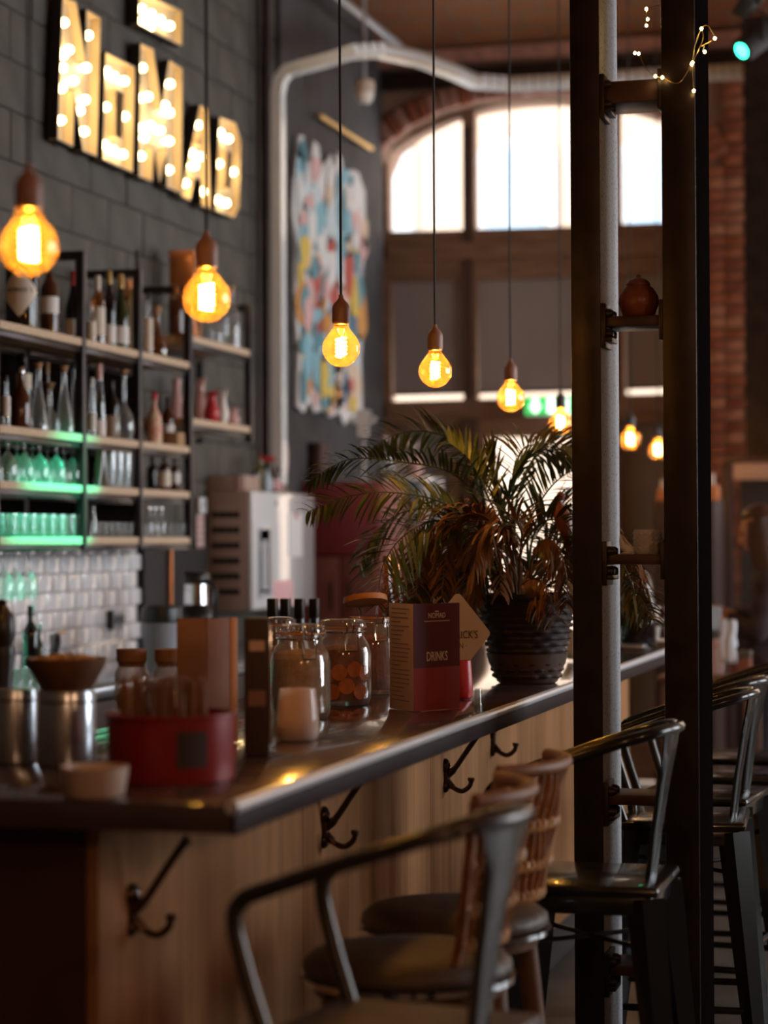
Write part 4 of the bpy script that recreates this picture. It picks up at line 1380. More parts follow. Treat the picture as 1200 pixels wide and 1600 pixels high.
for px, r_, lab in ((404, .014, 'thinner dark conduit pipe left of the silver duct'), (417, .022, 'thicker dark conduit pipe beside the silver duct')):
    q = W(px, 500, x=XL + .05)
    tag(MB().tube([(0, 0, 0), (0, 0, 2.73)], r_, 10).obj('conduit_pipe', 'steel_dark', loc=(XL + .05, q.y, 1.82)), lab, 'pipe')
# ceiling conduit
a, b = W(535, 0, z=4.52), W(625, 72, z=4.52)
b.y = min(b.y, YB - .12)
dd = (b - a)
tag(MB().tube([-dd * 1.5, dd], .022, 8).obj('conduit_pipe', 'conduit', loc=a), 'pale conduit running under the brick vault', 'pipe')
for px in (578, 590):
    pass
# dome camera under the duct
p = W(570, 150, y=11.6)
t = thing('dome_camera', 'white dome security camera hanging below the silver duct', 'camera', p)
MB().lathe([(0, .085), (.05, .085), (.055, .07), (.055, .02), (.05, .012), (0, .012)], 20).obj('housing', 'card_beige', t)
MB().lathe([(0, -.05), (.022, -.045), (.040, -.028), (.049, -.002), (.05, .012)], 20).obj('dome', 'porcelain', t)
MB().lathe([(0, -.052), (.014, -.050), (.020, -.043)], 14).obj('lens', 'black_plastic', t)
MB().tube([(0, 0, .08), (0, 0, 4.55 + .10 - p.z)], .010, 8).obj('drop_pole', 'conduit', t)
# brass picture rod + mural
XM = XL + .055
a, b = W(498, 180, x=XM + .03), W(580, 232, x=XM + .03)
b.y = min(b.y, YB - .03)
tag(MB().tube([(0, 0, 0), (b - a)], .016, 10).obj('hanging_rod', 'brass', loc=a), 'brass rod fixed above the colourful mural', 'rod')
mu = thing('collage_mural', 'tall ragged collage panel of colourful painted shapes on the dark wall', 'artwork', (XM, 11.9, 2.9))


def mu2(px, py, x=XM):
    q = W(px, py, x=x)
    return (q.y - 11.9, q.z - 2.9)


ol = [(460, 635), (462, 560), (456, 470), (458, 380), (452, 330), (456, 260), (463, 212), (470, 212), (474, 250), (480, 255), (486, 220), (494, 228), (497, 262), (508, 250), (513, 240), (518, 268),
      (524, 238), (530, 250), (533, 275), (546, 265), (556, 270), (566, 300), (567, 360), (562, 440), (566, 470), (560, 560), (562, 640), (555, 660), (545, 650), (535, 664), (526, 645), (512, 652), (500, 640), (488, 645), (478, 628), (470, 645)]
MB().plate([mu2(*p) for p in ol], [], fx, 0.0, .018).obj('backing', 'paper_white', mu, smooth=False)
mcols = {'mu_white': (.90, .88, .86), 'mu_teal': (.16, .36, .42), 'mu_blue': (.30, .58, .68), 'mu_orange': (.80, .36, .10), 'mu_yellow': (.85, .60, .12), 'mu_pink': (.82, .50, .48),
         'mu_red': (.62, .13, .10), 'mu_pale': (.70, .82, .86), 'mu_slate': (.15, .24, .33), 'mu_peach': (.88, .66, .48)}
for k, c in mcols.items():
    pm(k, c, .7)


def inside(p, poly):
    x, y = p
    c = False
    j = len(poly) - 1
    for i in range(len(poly)):
        xi, yi = poly[i]
        xj, yj = poly[j]
        if (yi > y) != (yj > y) and x < (xj - xi) * (y - yi) / (yj - yi) + xi:
            c = not c
        j = i
    return c


r2 = random.Random(5)
n_p = 0
for _ in range(2600):
    if n_p >= 260:
        break
    px, py = r2.uniform(458, 563), r2.uniform(225, 652)
    hgt = r2.choice((26, 40, 56, 76))
    wid = r2.uniform(3.5, 8)
    if not (inside((px, py - hgt * .5), ol) and inside((px, py + hgt * .5), ol) and inside((px - wid * .7, py), ol) and inside((px + wid * .7, py), ol)):
        continue
    up_ = py < 380
    cl = r2.choice(['mu_white', 'mu_white', 'mu_white', 'mu_pale', 'mu_pale', 'mu_blue', 'mu_pink', 'mu_peach', 'mu_teal'] if up_ else
                   ['mu_teal', 'mu_blue', 'mu_orange', 'mu_yellow', 'mu_pink', 'mu_red', 'mu_slate', 'mu_white', 'mu_peach', 'mu_teal', 'mu_pale'])
    sh = []
    for i in range(10):
        a = 2 * PI * i / 10
        sh.append(mu2(px + wid * math.cos(a) * (1 + .25 * math.sin(3 * a + px)), py + hgt / 2 * math.sin(a)))
    d = .019 + .0008 * (n_p % 14)
    MB().plate(sh, [], fx, d, d + .004).obj('painted_shape', cl, mu, smooth=False)
    n_p += 1

# exit sign
p = W(862, 634, y=YB - .12)
t = thing('exit_sign', 'green and white lit emergency exit sign over the glass door', 'sign', p)
sx_, sz_ = 84 * m_per_px(p), 30 * m_per_px(p)
MB().box((0, 0, 0), (sx_, .05, sz_), .006).obj('sign_box', 'paper_white', t)
MB().box((0, -.0265, 0), (sx_ * .97, .004, sz_ * .9)).obj('sign_face', 'exit_green', t)
ar = [(0, -.42), (.34, .02), (.14, .02), (.14, .4), (-.14, .4), (-.14, .02), (-.34, .02)]
MB().plate([(a * sz_ - sx_ * .29, b * sz_) for a, b in ar], [], fxz, -.031, -.0285).obj('arrow', 'exit_white', t, smooth=False)
MB().plate([(sx_ * a, sz_ * b) for a, b in ((-.06, -.4), (.14, -.4), (.14, .4), (-.06, .4))], [], fxz, -.031, -.0285).obj('door_symbol', 'exit_white', t, smooth=False)
MB().box((0, .115, 0), (.05, .19, .05)).obj('mount', 'paper_white', t)
rp_ = MB()
rp_.lathe([(0, -.014), (.014, 0), (0, .014)], 8, (sx_ * .30, -.03, sz_ * .30))
rp_.tube([(sx_ * .30, -.03, sz_ * .18), (sx_ * .28, -.03, -.02)], .012, 6)
rp_.tube([(sx_ * .28, -.03, -.02), (sx_ * .36, -.03, -.05), (sx_ * .34, -.03, -.055 - .0)], .008, 6)
rp_.tube([(sx_ * .28, -.03, -.02), (sx_ * .22, -.03, -.05)], .008, 6)
rp_.tube([(sx_ * .24, -.03, sz_ * .10), (sx_ * .30, -.03, sz_ * .16), (sx_ * .38, -.03, sz_ * .04)], .007, 6)
rp_.obj('running_figure', 'exit_white', t)

# ================================================================== STOOLS
def frustum(mb, p0, p1, s0, s1):
    return mb.tube([p0, p1], [s0 * .7071, s1 * .7071], 4)


def arm_stool(label, loc, rz, mat, seatm, group='metal armrest stools along the bar'):
    t = thing('bar_stool', label, 'stool', loc, rz, group)
    zs = .74
    st = MB().box((0, 0, zs - .012), (.36, .36, .024), .012)
    st.obj('seat', seatm, t)
    MB().box((0, 0, zs - .045), (.33, .33, .045), .008).obj('seat_skirt', mat, t)
    for sx in (-1, 1):
        for sy in (-1, 1):
            l = MB()
            frustum(l, (sx * .145, sy * .145, zs - .03), (sx * .215, sy * .215, 0.012), .062, .034)
            lg = l.obj('leg', mat, t, ang=20)
            MB().box((sx * .215, sy * .215, .007), (.042, .042, .014), .003).obj('rubber_foot', 'black_matt', lg)
    for k, zz in ((0, .30), (1, .30), (2, .24), (3, .24)):
        e = .145 + (.215 - .145) * (zs - zz) / zs
        a, b = {0: ((-e, -e, zz), (-e, e, zz)), 1: ((e, -e, zz), (e, e, zz)), 2: ((-e, -e, zz), (e, -e, zz)), 3: ((-e, e, zz), (e, e, zz))}[k]
        MB().tube([a, b], .010, 8).obj('stretcher', mat, t)
    for s_ in (-1, 1):
        MB().tube([(-s_ * .16, -.16, .60), (s_ * .16, .16, .60)], .006, 6).obj('brace', mat, t)
    half = [(-.150, -.155, .735), (-.185, -.158, .84), (-.203, -.160, .915), (-.190, -.160, .948), (-.150, -.162, .968), (.02, -.165, 1.028), (.12, -.150, 1.060), (.175, -.105, 1.074), (.203, 0, 1.078)]
    full = half + [(x, -y, z) for x, y, z in half[-2::-1]]
    MB().tube(smooth(full, 5), .0135, 10).obj('arm_rail', mat, t)
    # pressed back splat with two ribs
    sp = MB()
    prof_ = [(.145, .038, .735), (.158, .044, .84), (.176, .058, .95), (.192, .080, 1.03), (.200, .112, 1.074)]
    vs, fs = [], []
    for x, hw, z in prof_:
        for q, dx_ in ((-1, 0), (-.66, .006), (-.33, 0), (0, .005), (.33, 0), (.66, .006), (1, 0)):
            vs.append((x + dx_ - .0 - abs(q) * .012, q * hw, z))
    for i in range(len(prof_) - 1):
        for k in range(6):
            fs.append((i * 7 + k, i * 7 + k + 1, i * 7 + 8 + k, i * 7 + 7 + k))
    nb = len(vs)
    vs2 = [(x - .004, y, z) for x, y, z in vs]
    fs2 = [tuple(reversed([i + nb for i in f])) for f in fs]
    rimi = [i for i in range(7)] + [i * 7 + 6 for i in range(1, 5)] + [28 + k for k in range(5, -1, -1)] + [i * 7 for i in range(3, 0, -1)]
    fs3 = [(rimi[i], rimi[(i + 1) % len(rimi)], rimi[(i + 1) % len(rimi)] + nb, rimi[i] + nb) for i in range(len(rimi))]
    sp.add(vs + vs2, fs + fs2 + fs3)
    sp.obj('back_splat', mat, t, ang=60)
    return t


s0 = arm_stool('nearest bronze metal bar stool with curved arm rail, cut by the lower frame', (-.885, 3.30, 0), R(-8), 'stool_bronze', 'leather_dark')
s3 = arm_stool('black metal armrest stool just before the steel column', (-.86, 4.92, 0), 0, 'stool_black', 'stool_black')
labs = ['black metal stool right behind the steel column', 'second black metal stool beyond the steel column', 'third black metal stool beyond the steel column, nearer the brunette woman', 'furthest black metal stool at the end of the bar']
for i, yy in enumerate((6.05, 6.62, 7.2, 7.8)):
    dup(s3, (-.80 - .02 * (i % 2), yy, 0), R((4, -6, 5, -3)[i]), labs[i])


def wicker_stool(label, loc, rz):
    t = thing('rattan_stool', label, 'stool', loc, rz, 'rattan backed stools')
    zs = .755
    MB().lathe([(0, zs), (.12, zs - .002), (.175, zs - .010), (.192, zs - .024), (.194, zs - .040), (.185, zs - .048), (0, zs - .048)], 32).obj('cushion', 'leather_dark', t, ang=60)
    MB().lathe([(.186, zs - .050), (.199, zs - .048), (.199, zs - .058), (.186, zs - .060)], 32).obj('seat_rim', 'chrome', t)
    MB().lathe([(0, zs - .060), (.18, zs - .060), (.17, zs - .085), (0, zs - .085)], 24).obj('seat_base', 'wood_dark', t)
    for sx in (-1, 1):
        for sy in (-1, 1):
            MB().tube([(sx * .115, sy * .115, zs - .07), (sx * .18, sy * .18, 0)], [.024, .015], 10).obj('leg', 'wood_dark', t)
    e = .115 + .065 * .55
    for a, b in (((-e, -e), (-e, e)), ((e, -e), (e, e)), ((-e, -e), (e, -e)), ((-e, e), (e, e))):
        MB().tube([(a[0], a[1], .31), (b[0], b[1], .31)], .008, 8).obj('foot_ring', 'chrome', t)

    def bp(u, v):                       # the curved, leaning back: u across -1..1, v up 0..1
        a = u * .85
        rr_ = .185 + .055 * v
        return Vector((rr_ * math.cos(a) - .01, rr_ * math.sin(a) * (.92 + .1 * v), zs + .02 + .27 * v + .0 * u))
    for u in (-1, 1):
        MB().tube(smooth([bp(u, 0) + Vector((-.02, 0, -.06)), bp(u, .0), bp(u, .5), bp(u, 1)], 4), .010, 8).obj('back_post', 'rattan', t)
    MB().tube([bp(-1 + 2 * i / 20, 1) for i in range(21)], .0135, 10).obj('top_rail', 'rattan', t)
    for k in range(13):
        u = -.9 + 1.8 * k / 12
        MB().tube([bp(u, q / 6) + Vector((.004 * math.sin(q * 2 + k), 0, 0)) for q in range(7)], .0062, 6).obj('rattan_strand', 'rattan', t)
    for v in (.02, .26, .56):
        bd = MB()
        for ph in (0, PI):
            bd.tube([bp(-1 + 2 * i / 60, v) + Vector((math.cos(i * .9 + ph) * .009, 0, math.sin(i * .9 + ph) * .009)) for i in range(61)], .0055, 6)
        bd.obj('woven_band', 'rattan_pale', t)
    return t


w1 = wicker_stool('round seated rattan stool behind the nearest bronze stool', (-1.02, 3.88, 0), R(6))
dup(w1, (-1.05, 4.38, 0), R(-4), 'rattan backed stool between the other rattan stool and the black one')

# ================================================================== THINGS ON THE BAR
def on_bar(px, py):
    return W(px, py, z=ZT)


def clip_jar(label, px, py, wpx, pytop, contents, cfill, open_lid=False):
    loc = on_bar(px, py)
    mp = m_per_px(loc)
    r, h = wpx / 2 * mp, (py - pytop) * mp
    t = thing('clip_jar', label, 'jar', loc, R(-55))
    o_ = [(0, 0), (r * .88, 0), (r * .97, .012), (r, h * .12), (r, h * .58), (r * .93, h * .68), (r * .76, h * .77), (r * .74, h * .84), (r * .80, h * .86), (r * .80, h * .875), (r * .70, h * .875), (r * .70, h * .76)]
    o_ += [(r * .88, h * .67), (r * .95, h * .57), (r * .95, h * .12), (r * .85, .010), (0, .010)]
    MB().lathe(o_, 28).obj('jar_glass', 'glass_jar', t, ang=60)
    MB().lathe([(0, .014), (r * .84, .014), (r * .92, h * .12), (r * .92, h * cfill * .95), (r * .6, h * cfill), (0, h * cfill * 1.02)], 24).obj('contents', contents, t, ang=60)
    if not open_lid:
        MB().lathe([(r * .76, h * .875), (r * .82, h * .88), (r * .82, h * .925), (r * .74, h * .95), (r * .5, h * .97), (0, h * .96)], 28).obj('lid', 'glass_jar', t, ang=60)
    else:
        MB().lathe([(0, 0), (r * .80, 0), (r * .82, .008), (r * .80, .016), (0, .018)], 28, (-r * .72, 0, h * 1.04), Matrix.Rotation(R(-14), 3, 'Y')).obj('lid', 'card_orange', t)
        MB().tube([(-r * .80, -.012, h * .86), (-r * 1.0, -.012, h * .98)], .003, 6).obj('hinge', 'chrome', t)
    MB().lathe([(r * .78, h * .868), (r * .84, h * .868), (r * .84, h * .884), (r * .78, h * .884)], 28).obj('seal', 'card_orange', t)
    cl = MB()
    cl.tube([(r * .80 * math.cos(2 * PI * i / 28), r * .80 * math.sin(2 * PI * i / 28), h * .82) for i in range(29)], .0022, 6, False)
    for s_ in (-1, 1):
        cl.tube(smooth([(r * .80, s_ * r * .22, h * .82), (r * .95, s_ * r * .24, h * .76), (r * 1.02, s_ * r * .22, h * .62)], 4), .002, 6)
        cl.tube(smooth([(r * .80, s_ * r * .10, h * .82), (r * .92, s_ * r * .12, h * .90), (r * .82, s_ * r * .12, h * .925)], 4), .002, 6)
    cl.tube([(r * 1.02, -r * .22, h * .62), (r * 1.02, r * .22, h * .62)], .002, 6)
    cl.obj('wire_clasp', 'chrome', t)
    return t


clip_jar('clip top glass jar of pale dried fruit behind the white candle cup', 470, 1122, 94, 970, 'dried', .70)
oj = clip_jar('clip top jar of orange slices left of the drinks menu', 535, 1100, 92, 962, 'dark_contents', .66)
m_sl = MB().lathe([(0, .003), (.017, .003), (.020, .0035), (.021, .001), (.021, -.001), (.020, -.0035), (.017, -.003), (0, -.003)], 18).mesh('orange_slice', 'citrus')
for i, (az, zz, tl_) in enumerate(((-35, .035, .3), (-5, .05, -.3), (25, .036, .2), (-20, .085, -.2), (12, .092, .4), (-48, .075, .1), (-70, .04, -.2), (-64, .095, .3), (38, .082, -.1))):
    rr_ = 46 * m_per_px(on_bar(535, 1100)) * .925
    a = R(az - 5)
    o = inst(m_sl, 'orange_slice', oj, (rr_ * math.cos(a), rr_ * math.sin(a), zz))
    o.rotation_euler = (0, PI / 2 + tl_ * .12, a)
clip_jar('tall wide glass jar with open orange lid beside the drinks menu', 582, 1082, 86, 948, 'dark_contents', .66, True)
clip_jar('smaller jar with amber top peeking out behind the pale fruit jar', 436, 1085, 62, 960, 'dark_contents', .6)


def candle(label, px, py, wpx, hpx, mat='glass_votive', name='candle_cup'):
    loc = on_bar(px, py)
    mp = m_per_px(loc)
    r, h = wpx / 2 * mp, hpx * mp
    t = thing(name, label, 'candle', loc)
    MB().lathe([(0, 0), (r * .80, 0), (r * .92, .004), (r, h * .2), (r * .98, h * .45), (r * .84, h), (r * .80, h), (r * .92, h * .45), (r * .93, h * .2), (r * .8, .010), (0, .010)], 28).obj('cup', mat, t, ang=60)
    MB().lathe([(0, .011), (r * .78, .012), (r * .90, h * .18), (r * .90, h * .30), (0, h * .31)], 24).obj('wax', 'porcelain', t)
    MB().tube([(0, 0, h * .30), (0.001, 0, h * .38)], .0012, 5).obj('wick', 'black_matt', t)
    return t


candle('frosted white candle cup at the front of the bar', 465, 1156, 67, 80)
candle('red candle cup hidden behind the right edge of the menu', 722, 1092, 34, 60, 'red_paint')
candle('white candle cup beside the palm pot and the steel column', 897, 1030, 26, 46, 'porcelain')
p = on_bar(747, 1116)
t = thing('bud_vase', 'slim clear bud vase near the bar edge right of the menu', 'vase', p)
MB().lathe([(0, 0), (.012, 0), (.013, .003), (.009, .03), (.008, .062), (.007, .062), (.008, .03), (.010, .006), (0, .006)], 14).obj('vase_glass', 'glass_clear', t)
MB().lathe([(0, .006), (.009, .007), (.008, .025), (0, .026)], 12).obj('water', 'glass_grey', t)

# drinks menu: folded card, two leaves
a_, b_, c_ = on_bar(609, 1106), on_bar(646, 1112), on_bar(718, 1106)
hm = (1110 - 942) * m_per_px(b_)
menu = thing('drinks_menu', 'folded drinks menu card standing on the bar, dark cover with red foot', 'menu', b_)


def leaf(p0, p1, h, mat, name, z0=0.0, parent=menu, th=.0016):
    d = (p1 - p0)
    d.z = 0
    L_ = d.length
    ang = math.atan2(d.y, d.x)
    o = MB().box((L_ / 2, 0, h / 2 + z0), (L_, th, h), .0004).obj(name, mat, parent, p0 - b_ if parent is menu else p0, (0, 0, ang))
    return o, L_, ang


lf, La, anga = leaf(b_, a_, hm, 'paper_pink', 'inner_page')
for i in range(22):
    wl = rnd.uniform(.35, .8) * La
    MB().box((La * .9 - wl / 2, .0012, hm * (.95 - .041 * i)), (wl, .0006, .0022)).obj('print_line', 'ink', lf)
cv, Lc, angc = leaf(b_, c_, hm, 'cover_red', 'cover')
MB().box((Lc / 2, -.0014, hm * .70), (Lc * .998, .0008, hm * .598)).obj('cover_band', 'cover_navy', cv)
inst(text_mesh('DRINKS', .0330, 'lettering_cream', .0003), 'lettering', cv, (Lc * .5, -.0022, hm * .50), (PI / 2, 0, 0), (.66, 1.0, 1))
inst(text_mesh('NOMAD', .0200, 'lettering_cream', .0003), 'lettering', cv, (Lc * .5, -.0022, hm * .885), (PI / 2, 0, 0), (.82, .9, 1))
MB().box((Lc / 2, -.0022, hm * .835), (Lc * .55, .0006, .0016)).obj('rule_line', 'lettering_cream', cv)
MB().box((Lc / 2, -.0022, hm * .925), (.012, .0006, .003)).obj('accent_bar', 'lettering_cream', cv)

# diamond shaped gin card behind it
p = on_bar(716, 1082)
mp = m_per_px(p)
cz = (1082 - 990) * mp
gc = thing('gin_card', 'pale diamond shaped gin advert card behind the drinks menu', 'sign', p, YAW)
hw, hh_ = 50 * mp, 62 * mp
di = []
for cx_, cy_, a0 in ((hw, 0, -40), (0, hh_, 50), (-hw, 0, 140), (0, -hh_, 230)):
    rr_ = .014
    for k in range(5):
        a = R(a0 + 80 * k / 4)
        di.append(((abs(cx_) - rr_) * (1 if cx_ > 0 else -1 if cx_ < 0 else 0) + rr_ * math.cos(a), cz + (abs(cy_) - rr_) * (1 if cy_ > 0 else -1 if cy_ < 0 else 0) + rr_ * math.sin(a)))
MB().plate(di, [], fxz, 0, .004).obj('card', 'card_beige', gc, smooth=False)
inst(text_mesh("HENDRICK'S", .0300, 'ink_dark', .0003), 'lettering', gc, (-.005, -.0008, cz - .004), (PI / 2, 0, 0), (.72, 1, 1))
inst(text_mesh("· GIN ·", .022, 'ink_dark', .0003), 'lettering', gc, (0, -.0008, cz - .034), (PI / 2, 0, 0), (.8, 1, 1))
MB().box((0, .012, .010), (.06, .03, .020), .003).obj('card_foot', 'black_plastic', gc)
MB().box((0, .012, cz * .3), (.012, .006, cz * .6), .001).obj('card_stem', 'black_plastic', gc)

# brown menu and dark stand
p = on_bar(330, 1163)
mp = m_per_px(p)
bmn = thing('food_menu', 'brown card menu with an orange spine behind the red tin', 'menu', p, YAW + R(12))
hb = (1163 - 966) * mp
MB().box((-.035, .0, hb / 2), (.072, .004, hb), .001).obj('left_leaf', 'card_brown', bmn)
MB().box((.018, .008, hb / 2), (.060, .004, hb * .995), .001, Matrix.Rotation(R(24), 3, 'Z')).obj('right_leaf', 'card_brown', bmn)
MB().box((.050, .022, hb / 2), (.018, .006, hb), .001, Matrix.Rotation(R(24), 3, 'Z')).obj('spine', 'card_orange', bmn)
p = on_bar(402, 1182)
mp = m_per_px(p)
hb = (1182 - 966) * mp
nm_ = thing('napkin_stand', 'tall dark napkin stand with a chrome edge left of the candle', 'stand', p, YAW + R(5))
MB().box((0, .03, hb / 2), (.048, .06, hb), .003).obj('stand_body', 'cabinet_dark', nm_)
MB().box((.026, .03, hb * .52), (.004, .064, hb * .86), .001).obj('chrome_edge', 'chrome', nm_)
MB().box((0, -.001, hb * .80), (.030, .002, .02)).obj('logo_strip', 'paper_pink', nm_)
MB().box((0, -.001, hb * .42), (.034, .002, .03)).obj('logo_panel', 'ink', nm_)

# red tin with wooden stirrers
p = on_bar(268, 1216)
mp = m_per_px(p)
rt = thing('red_tin', 'red tin bucket full of brown wooden stirrers at the end of the bar', 'tin', p, YAW)
r_, h_ = 100 * mp, 100 * mp
ht = h_
MB().lathe([(0, 0), (r_ * .98, 0), (r_ * .99, .004), (r_, ht), (r_ * .985, ht), (r_ * .975, .006), (0, .006)], 32).obj('tin_body', 'red_tin', rt)
MB().lathe([(r_ * .99, ht - .004), (r_ * 1.03, ht - .001), (r_ * 1.03, ht + .004), (r_ * .98, ht + .004)], 32).obj('rolled_rim', 'red_tin', rt)
MB().lathe([(r_ * 1.003, ht * .25), (r_ * 1.006, ht * .80)], 10, a0=R(-80), a1=R(-52)).obj('paper_label', 'ink_dark', rt)
rs_ = random.Random(3)
for i in range(90):
    a, q = rs_.uniform(0, 2 * PI), rs_.uniform(.05, .7) * r_
    x_, y_ = q * math.cos(a) - r_ * .15, q * math.sin(a)
    MB().box((x_ * 1.15, y_ * 1.15, .01 + (ht + .052) / 2 + rs_.uniform(-.006, .006)), (.0065, .0028, ht + .052), .0006,
             Matrix.Rotation(a + rs_.uniform(-1, 1), 3, 'Z') @ Matrix.Rotation(rs_.uniform(-.10, .10), 3, 'X')).obj('stirrer', 'straw', rt)
# small cream ramekin
p = on_bar(148, 1243)
mp = m_per_px(p)
t = thing('ramekin', 'small cream ramekin at the very end of the bar', 'bowl', p)
r_, h_ = 54 * mp, 46 * mp
MB().lathe([(0, 0), (r_ * .84, 0), (r_ * .88, .004), (r_ * .97, h_ * .8), (r_, h_), (r_ * .92, h_), (r_ * .86, h_ * .5), (r_ * .8, .008), (0, .008)], 28).obj('bowl', 'ceramic_cream', t, ang=60)
MB().lathe([(0, .009), (r_ * .78, .009), (r_ * .84, h_ * .45), (0, h_ * .5)], 20).obj('sugar', 'dried', t)


def canister(label, px, py, wpx, pytop, withbowl):
    p = on_bar(px, py)
    mp = m_per_px(p)
    r, h = wpx / 2 * mp, (py - pytop) * mp
    t = thing('steel_canister', label, 'canister', p)
    MB().lathe([(0, 0), (r * .97, 0), (r, .004), (r, h - .006), (r * .96, h), (0, h)], 28).obj('canister_body', 'inox', t)
    MB().lathe([(r, h * .84), (r * 1.02, h * .845), (r * 1.02, h * .86), (r, h * .865)], 28).obj('band', 'steel_dark', t)
    if withbowl:
        b = thing('snack_bowl', 'brown wooden bowl of snacks standing on the steel canister', 'bowl', (p.x, p.y, ZT + h))
        R_ = 64 * mp
        hb = 50 * mp
        MB().lathe([(0, 0), (R_ * .6, 0), (R_ * .66, .005), (R_ * .92, hb * .7), (R_, hb), (R_ * .94, hb), (R_ * .8, hb * .5), (R_ * .5, .010), (0, .010)], 28).obj('bowl', 'wood_dark', b)
        rr = random.Random(9)
        for i in range(60):
            a, q = rr.uniform(0, 2 * PI), math.sqrt(rr.random()) * R_ * .72
            zz = hb * .82 + (1 - (q / R_) ** 2) * .012
            MB().lathe([(0, -.008), (.007, -.003), (.008, .003), (0, .008)], 6, (q * math.cos(a), q * math.sin(a), zz), Matrix.Rotation(rr.uniform(0, 3), 3, 'X')).obj('nut', 'cork', b)
        MB().lathe([(0, .012), (R_ * .5, .014), (R_ * .8, hb * .5), (R_ * .86, hb * .76), (0, hb * .84)], 20).obj('filling', 'straw', b)
    return t


canister('steel canister carrying the snack bowl', 104, 1194, 92, 1078, True)
canister('steel canister at the far left edge, left of the snack bowl', 22, 1190, 74, 1076, False)
for px, lab in ((206, 'clear jar with cork lid left of the food menu'), (266, 'clear jar with cork lid half hidden by the food menu')):
    p = on_bar(px, 1142)
    mp = m_per_px(p)
    r, h = 27 * mp, 106 * mp
    t = thing('cork_jar', lab, 'jar', p)
    MB().lathe([(0, 0), (r * .9, 0), (r, .006), (r, h * .86), (r * .8, h * .95), (r * .82, h), (r * .74, h), (r * .72, h * .94), (r * .92, h * .84), (r * .92, .012), (0, .010)], 24).obj('jar_glass', 'glass_jar', t, ang=60)
    MB().lathe([(r * .72, h - .008), (r * .80, h + .002), (r * .88, h + .004), (r * .90, h + 22 * mp), (0, h + 22 * mp)], 24).obj('cork_lid', 'card_brown', t)
    MB().lathe([(0, .012), (r * .88, .014), (r * .90, h * .55), (0, h * .6)], 20).obj('contents', 'dried', t)
p = on_bar(4, 1172)
mp = m_per_px(p)
h_ = (1172 - 935) * mp
t = thing('pepper_mill', 'tall black pepper mill at the far left edge of the bar', 'mill', p)
MB().lathe([(0, 0), (.032, 0), (.034, .01), (.024, h_ * .30), (.020, h_ * .45), (.026, h_ * .62), (.024, h_ * .68), (0, h_ * .68)], 20).obj('mill_body', 'black_plastic', t)
MB().lathe([(0, h_ * .68), (.020, h_ * .68), (.027, h_ * .76), (.025, h_ * .88), (.012, h_ * .94), (.008, h_ * .96), (.010, h_ * .98), (0, h_)], 20).obj('mill_head', 'black_plastic', t)

# under-bar working shelf with bottles behind the bar
us = thing('service_shelf', 'steel service shelf on the bartender side of the bar', 'shelf', (-2.14, 6.2, 0))
MB().box((0, 0, .90), (.34, 4.2, .03), .004).obj('shelf_top', 'inox', us)
for yy in (-2.0, 0, 2.0):
    for xx in (-.14, .14):
        MB().box((xx, yy, .442), (.03, .03, .884)).obj('leg', 'inox', us)
MB().box((0, 0, .35), (.32, 4.1, .02)).obj('lower_shelf', 'inox', us)
for i, q in enumerate((426, 446, 468, 491)):
    X = -2.14
    loc = W(q, 936, x=X)
    h = loc.z - .916
    t = thing('speed_bottle', ['leftmost', 'second', 'third', 'rightmost'][i] + ' of four black capped bottles behind the fruit jars', 'bottle', (X, loc.y, .916))
    r = .037
    MB().lathe([(0, 0), (r * .94, 0), (r, .006), (r, h * .58), (r * .5, h * .72), (r * .42, h * .76), (r * .42, h * .86), (0, h * .86)], 18).obj('glass_body', 'bottle_black', t)
    MB().box((0, 0, h * .92), (.030, .030, h * .17), .003).obj('black_cap', 'black_plastic', t)
for i, (q, lab) in enumerate(((604, 'amber bottle left of the palm leaves behind the menu'), (618, 'second amber bottle behind the top of the menu'))):
    X = -1.80
    loc = W(q, 868 + 14 * i, x=X)
    h = loc.z - ZT
    t = thing('amber_bottle', lab, 'bottle', (X, loc.y, ZT))
    r = .034
    MB().lathe([(0, 0), (r * .94, 0), (r, .006), (r, h * .55), (r * .5, h * .72), (r * .36, h * .78), (r * .36, h * .94), (0, h * .94)], 18).obj('glass_body', 'glass_amber_bottle', t)
    MB().lathe([(0, h * .94), (r * .42, h * .94), (r * .42, h), (0, h)], 14).obj('cap', 'copper', t)
    MB().lathe([(r * 1.01, h * .15), (r * 1.01, h * .45)], 14, a0=R(-140), a1=R(30)).obj('paper_label', 'label_white', t)

# ================================================================== PALM
pp = on_bar(824, 1066)
mpp = m_per_px(pp)
pot = thing('potted_palm', 'bushy palm with drooping dry fronds in a dark wicker pot on the bar', 'plant', pp)
rb_, hb_ = 64 * mpp, 46 * mpp
MB().lathe([(0, 0), (rb_ * .70, 0), (rb_ * .74, .004), (rb_ * .94, hb_ * .7), (rb_, hb_), (rb_ * .95, hb_), (rb_ * .86, hb_ * .6), (rb_ * .6, .010), (0, .010)], 32).obj('saucer_bowl', 'terracotta_bowl', pot, ang=60)
r0_, r1_, z0_, z1_ = 50 * mpp, 78 * mpp, .012, (1066 - 932) * mpp
pb = MB().lathe([(0, z0_), (r0_, z0_), (r1_ - .004, z1_ - .01), (r1_ - .012, z1_ - .01), (r1_ * .9, z1_ * .86), (0, z1_ * .86)], 32).obj('pot', 'wicker_pot', pot)
nb_ = 13
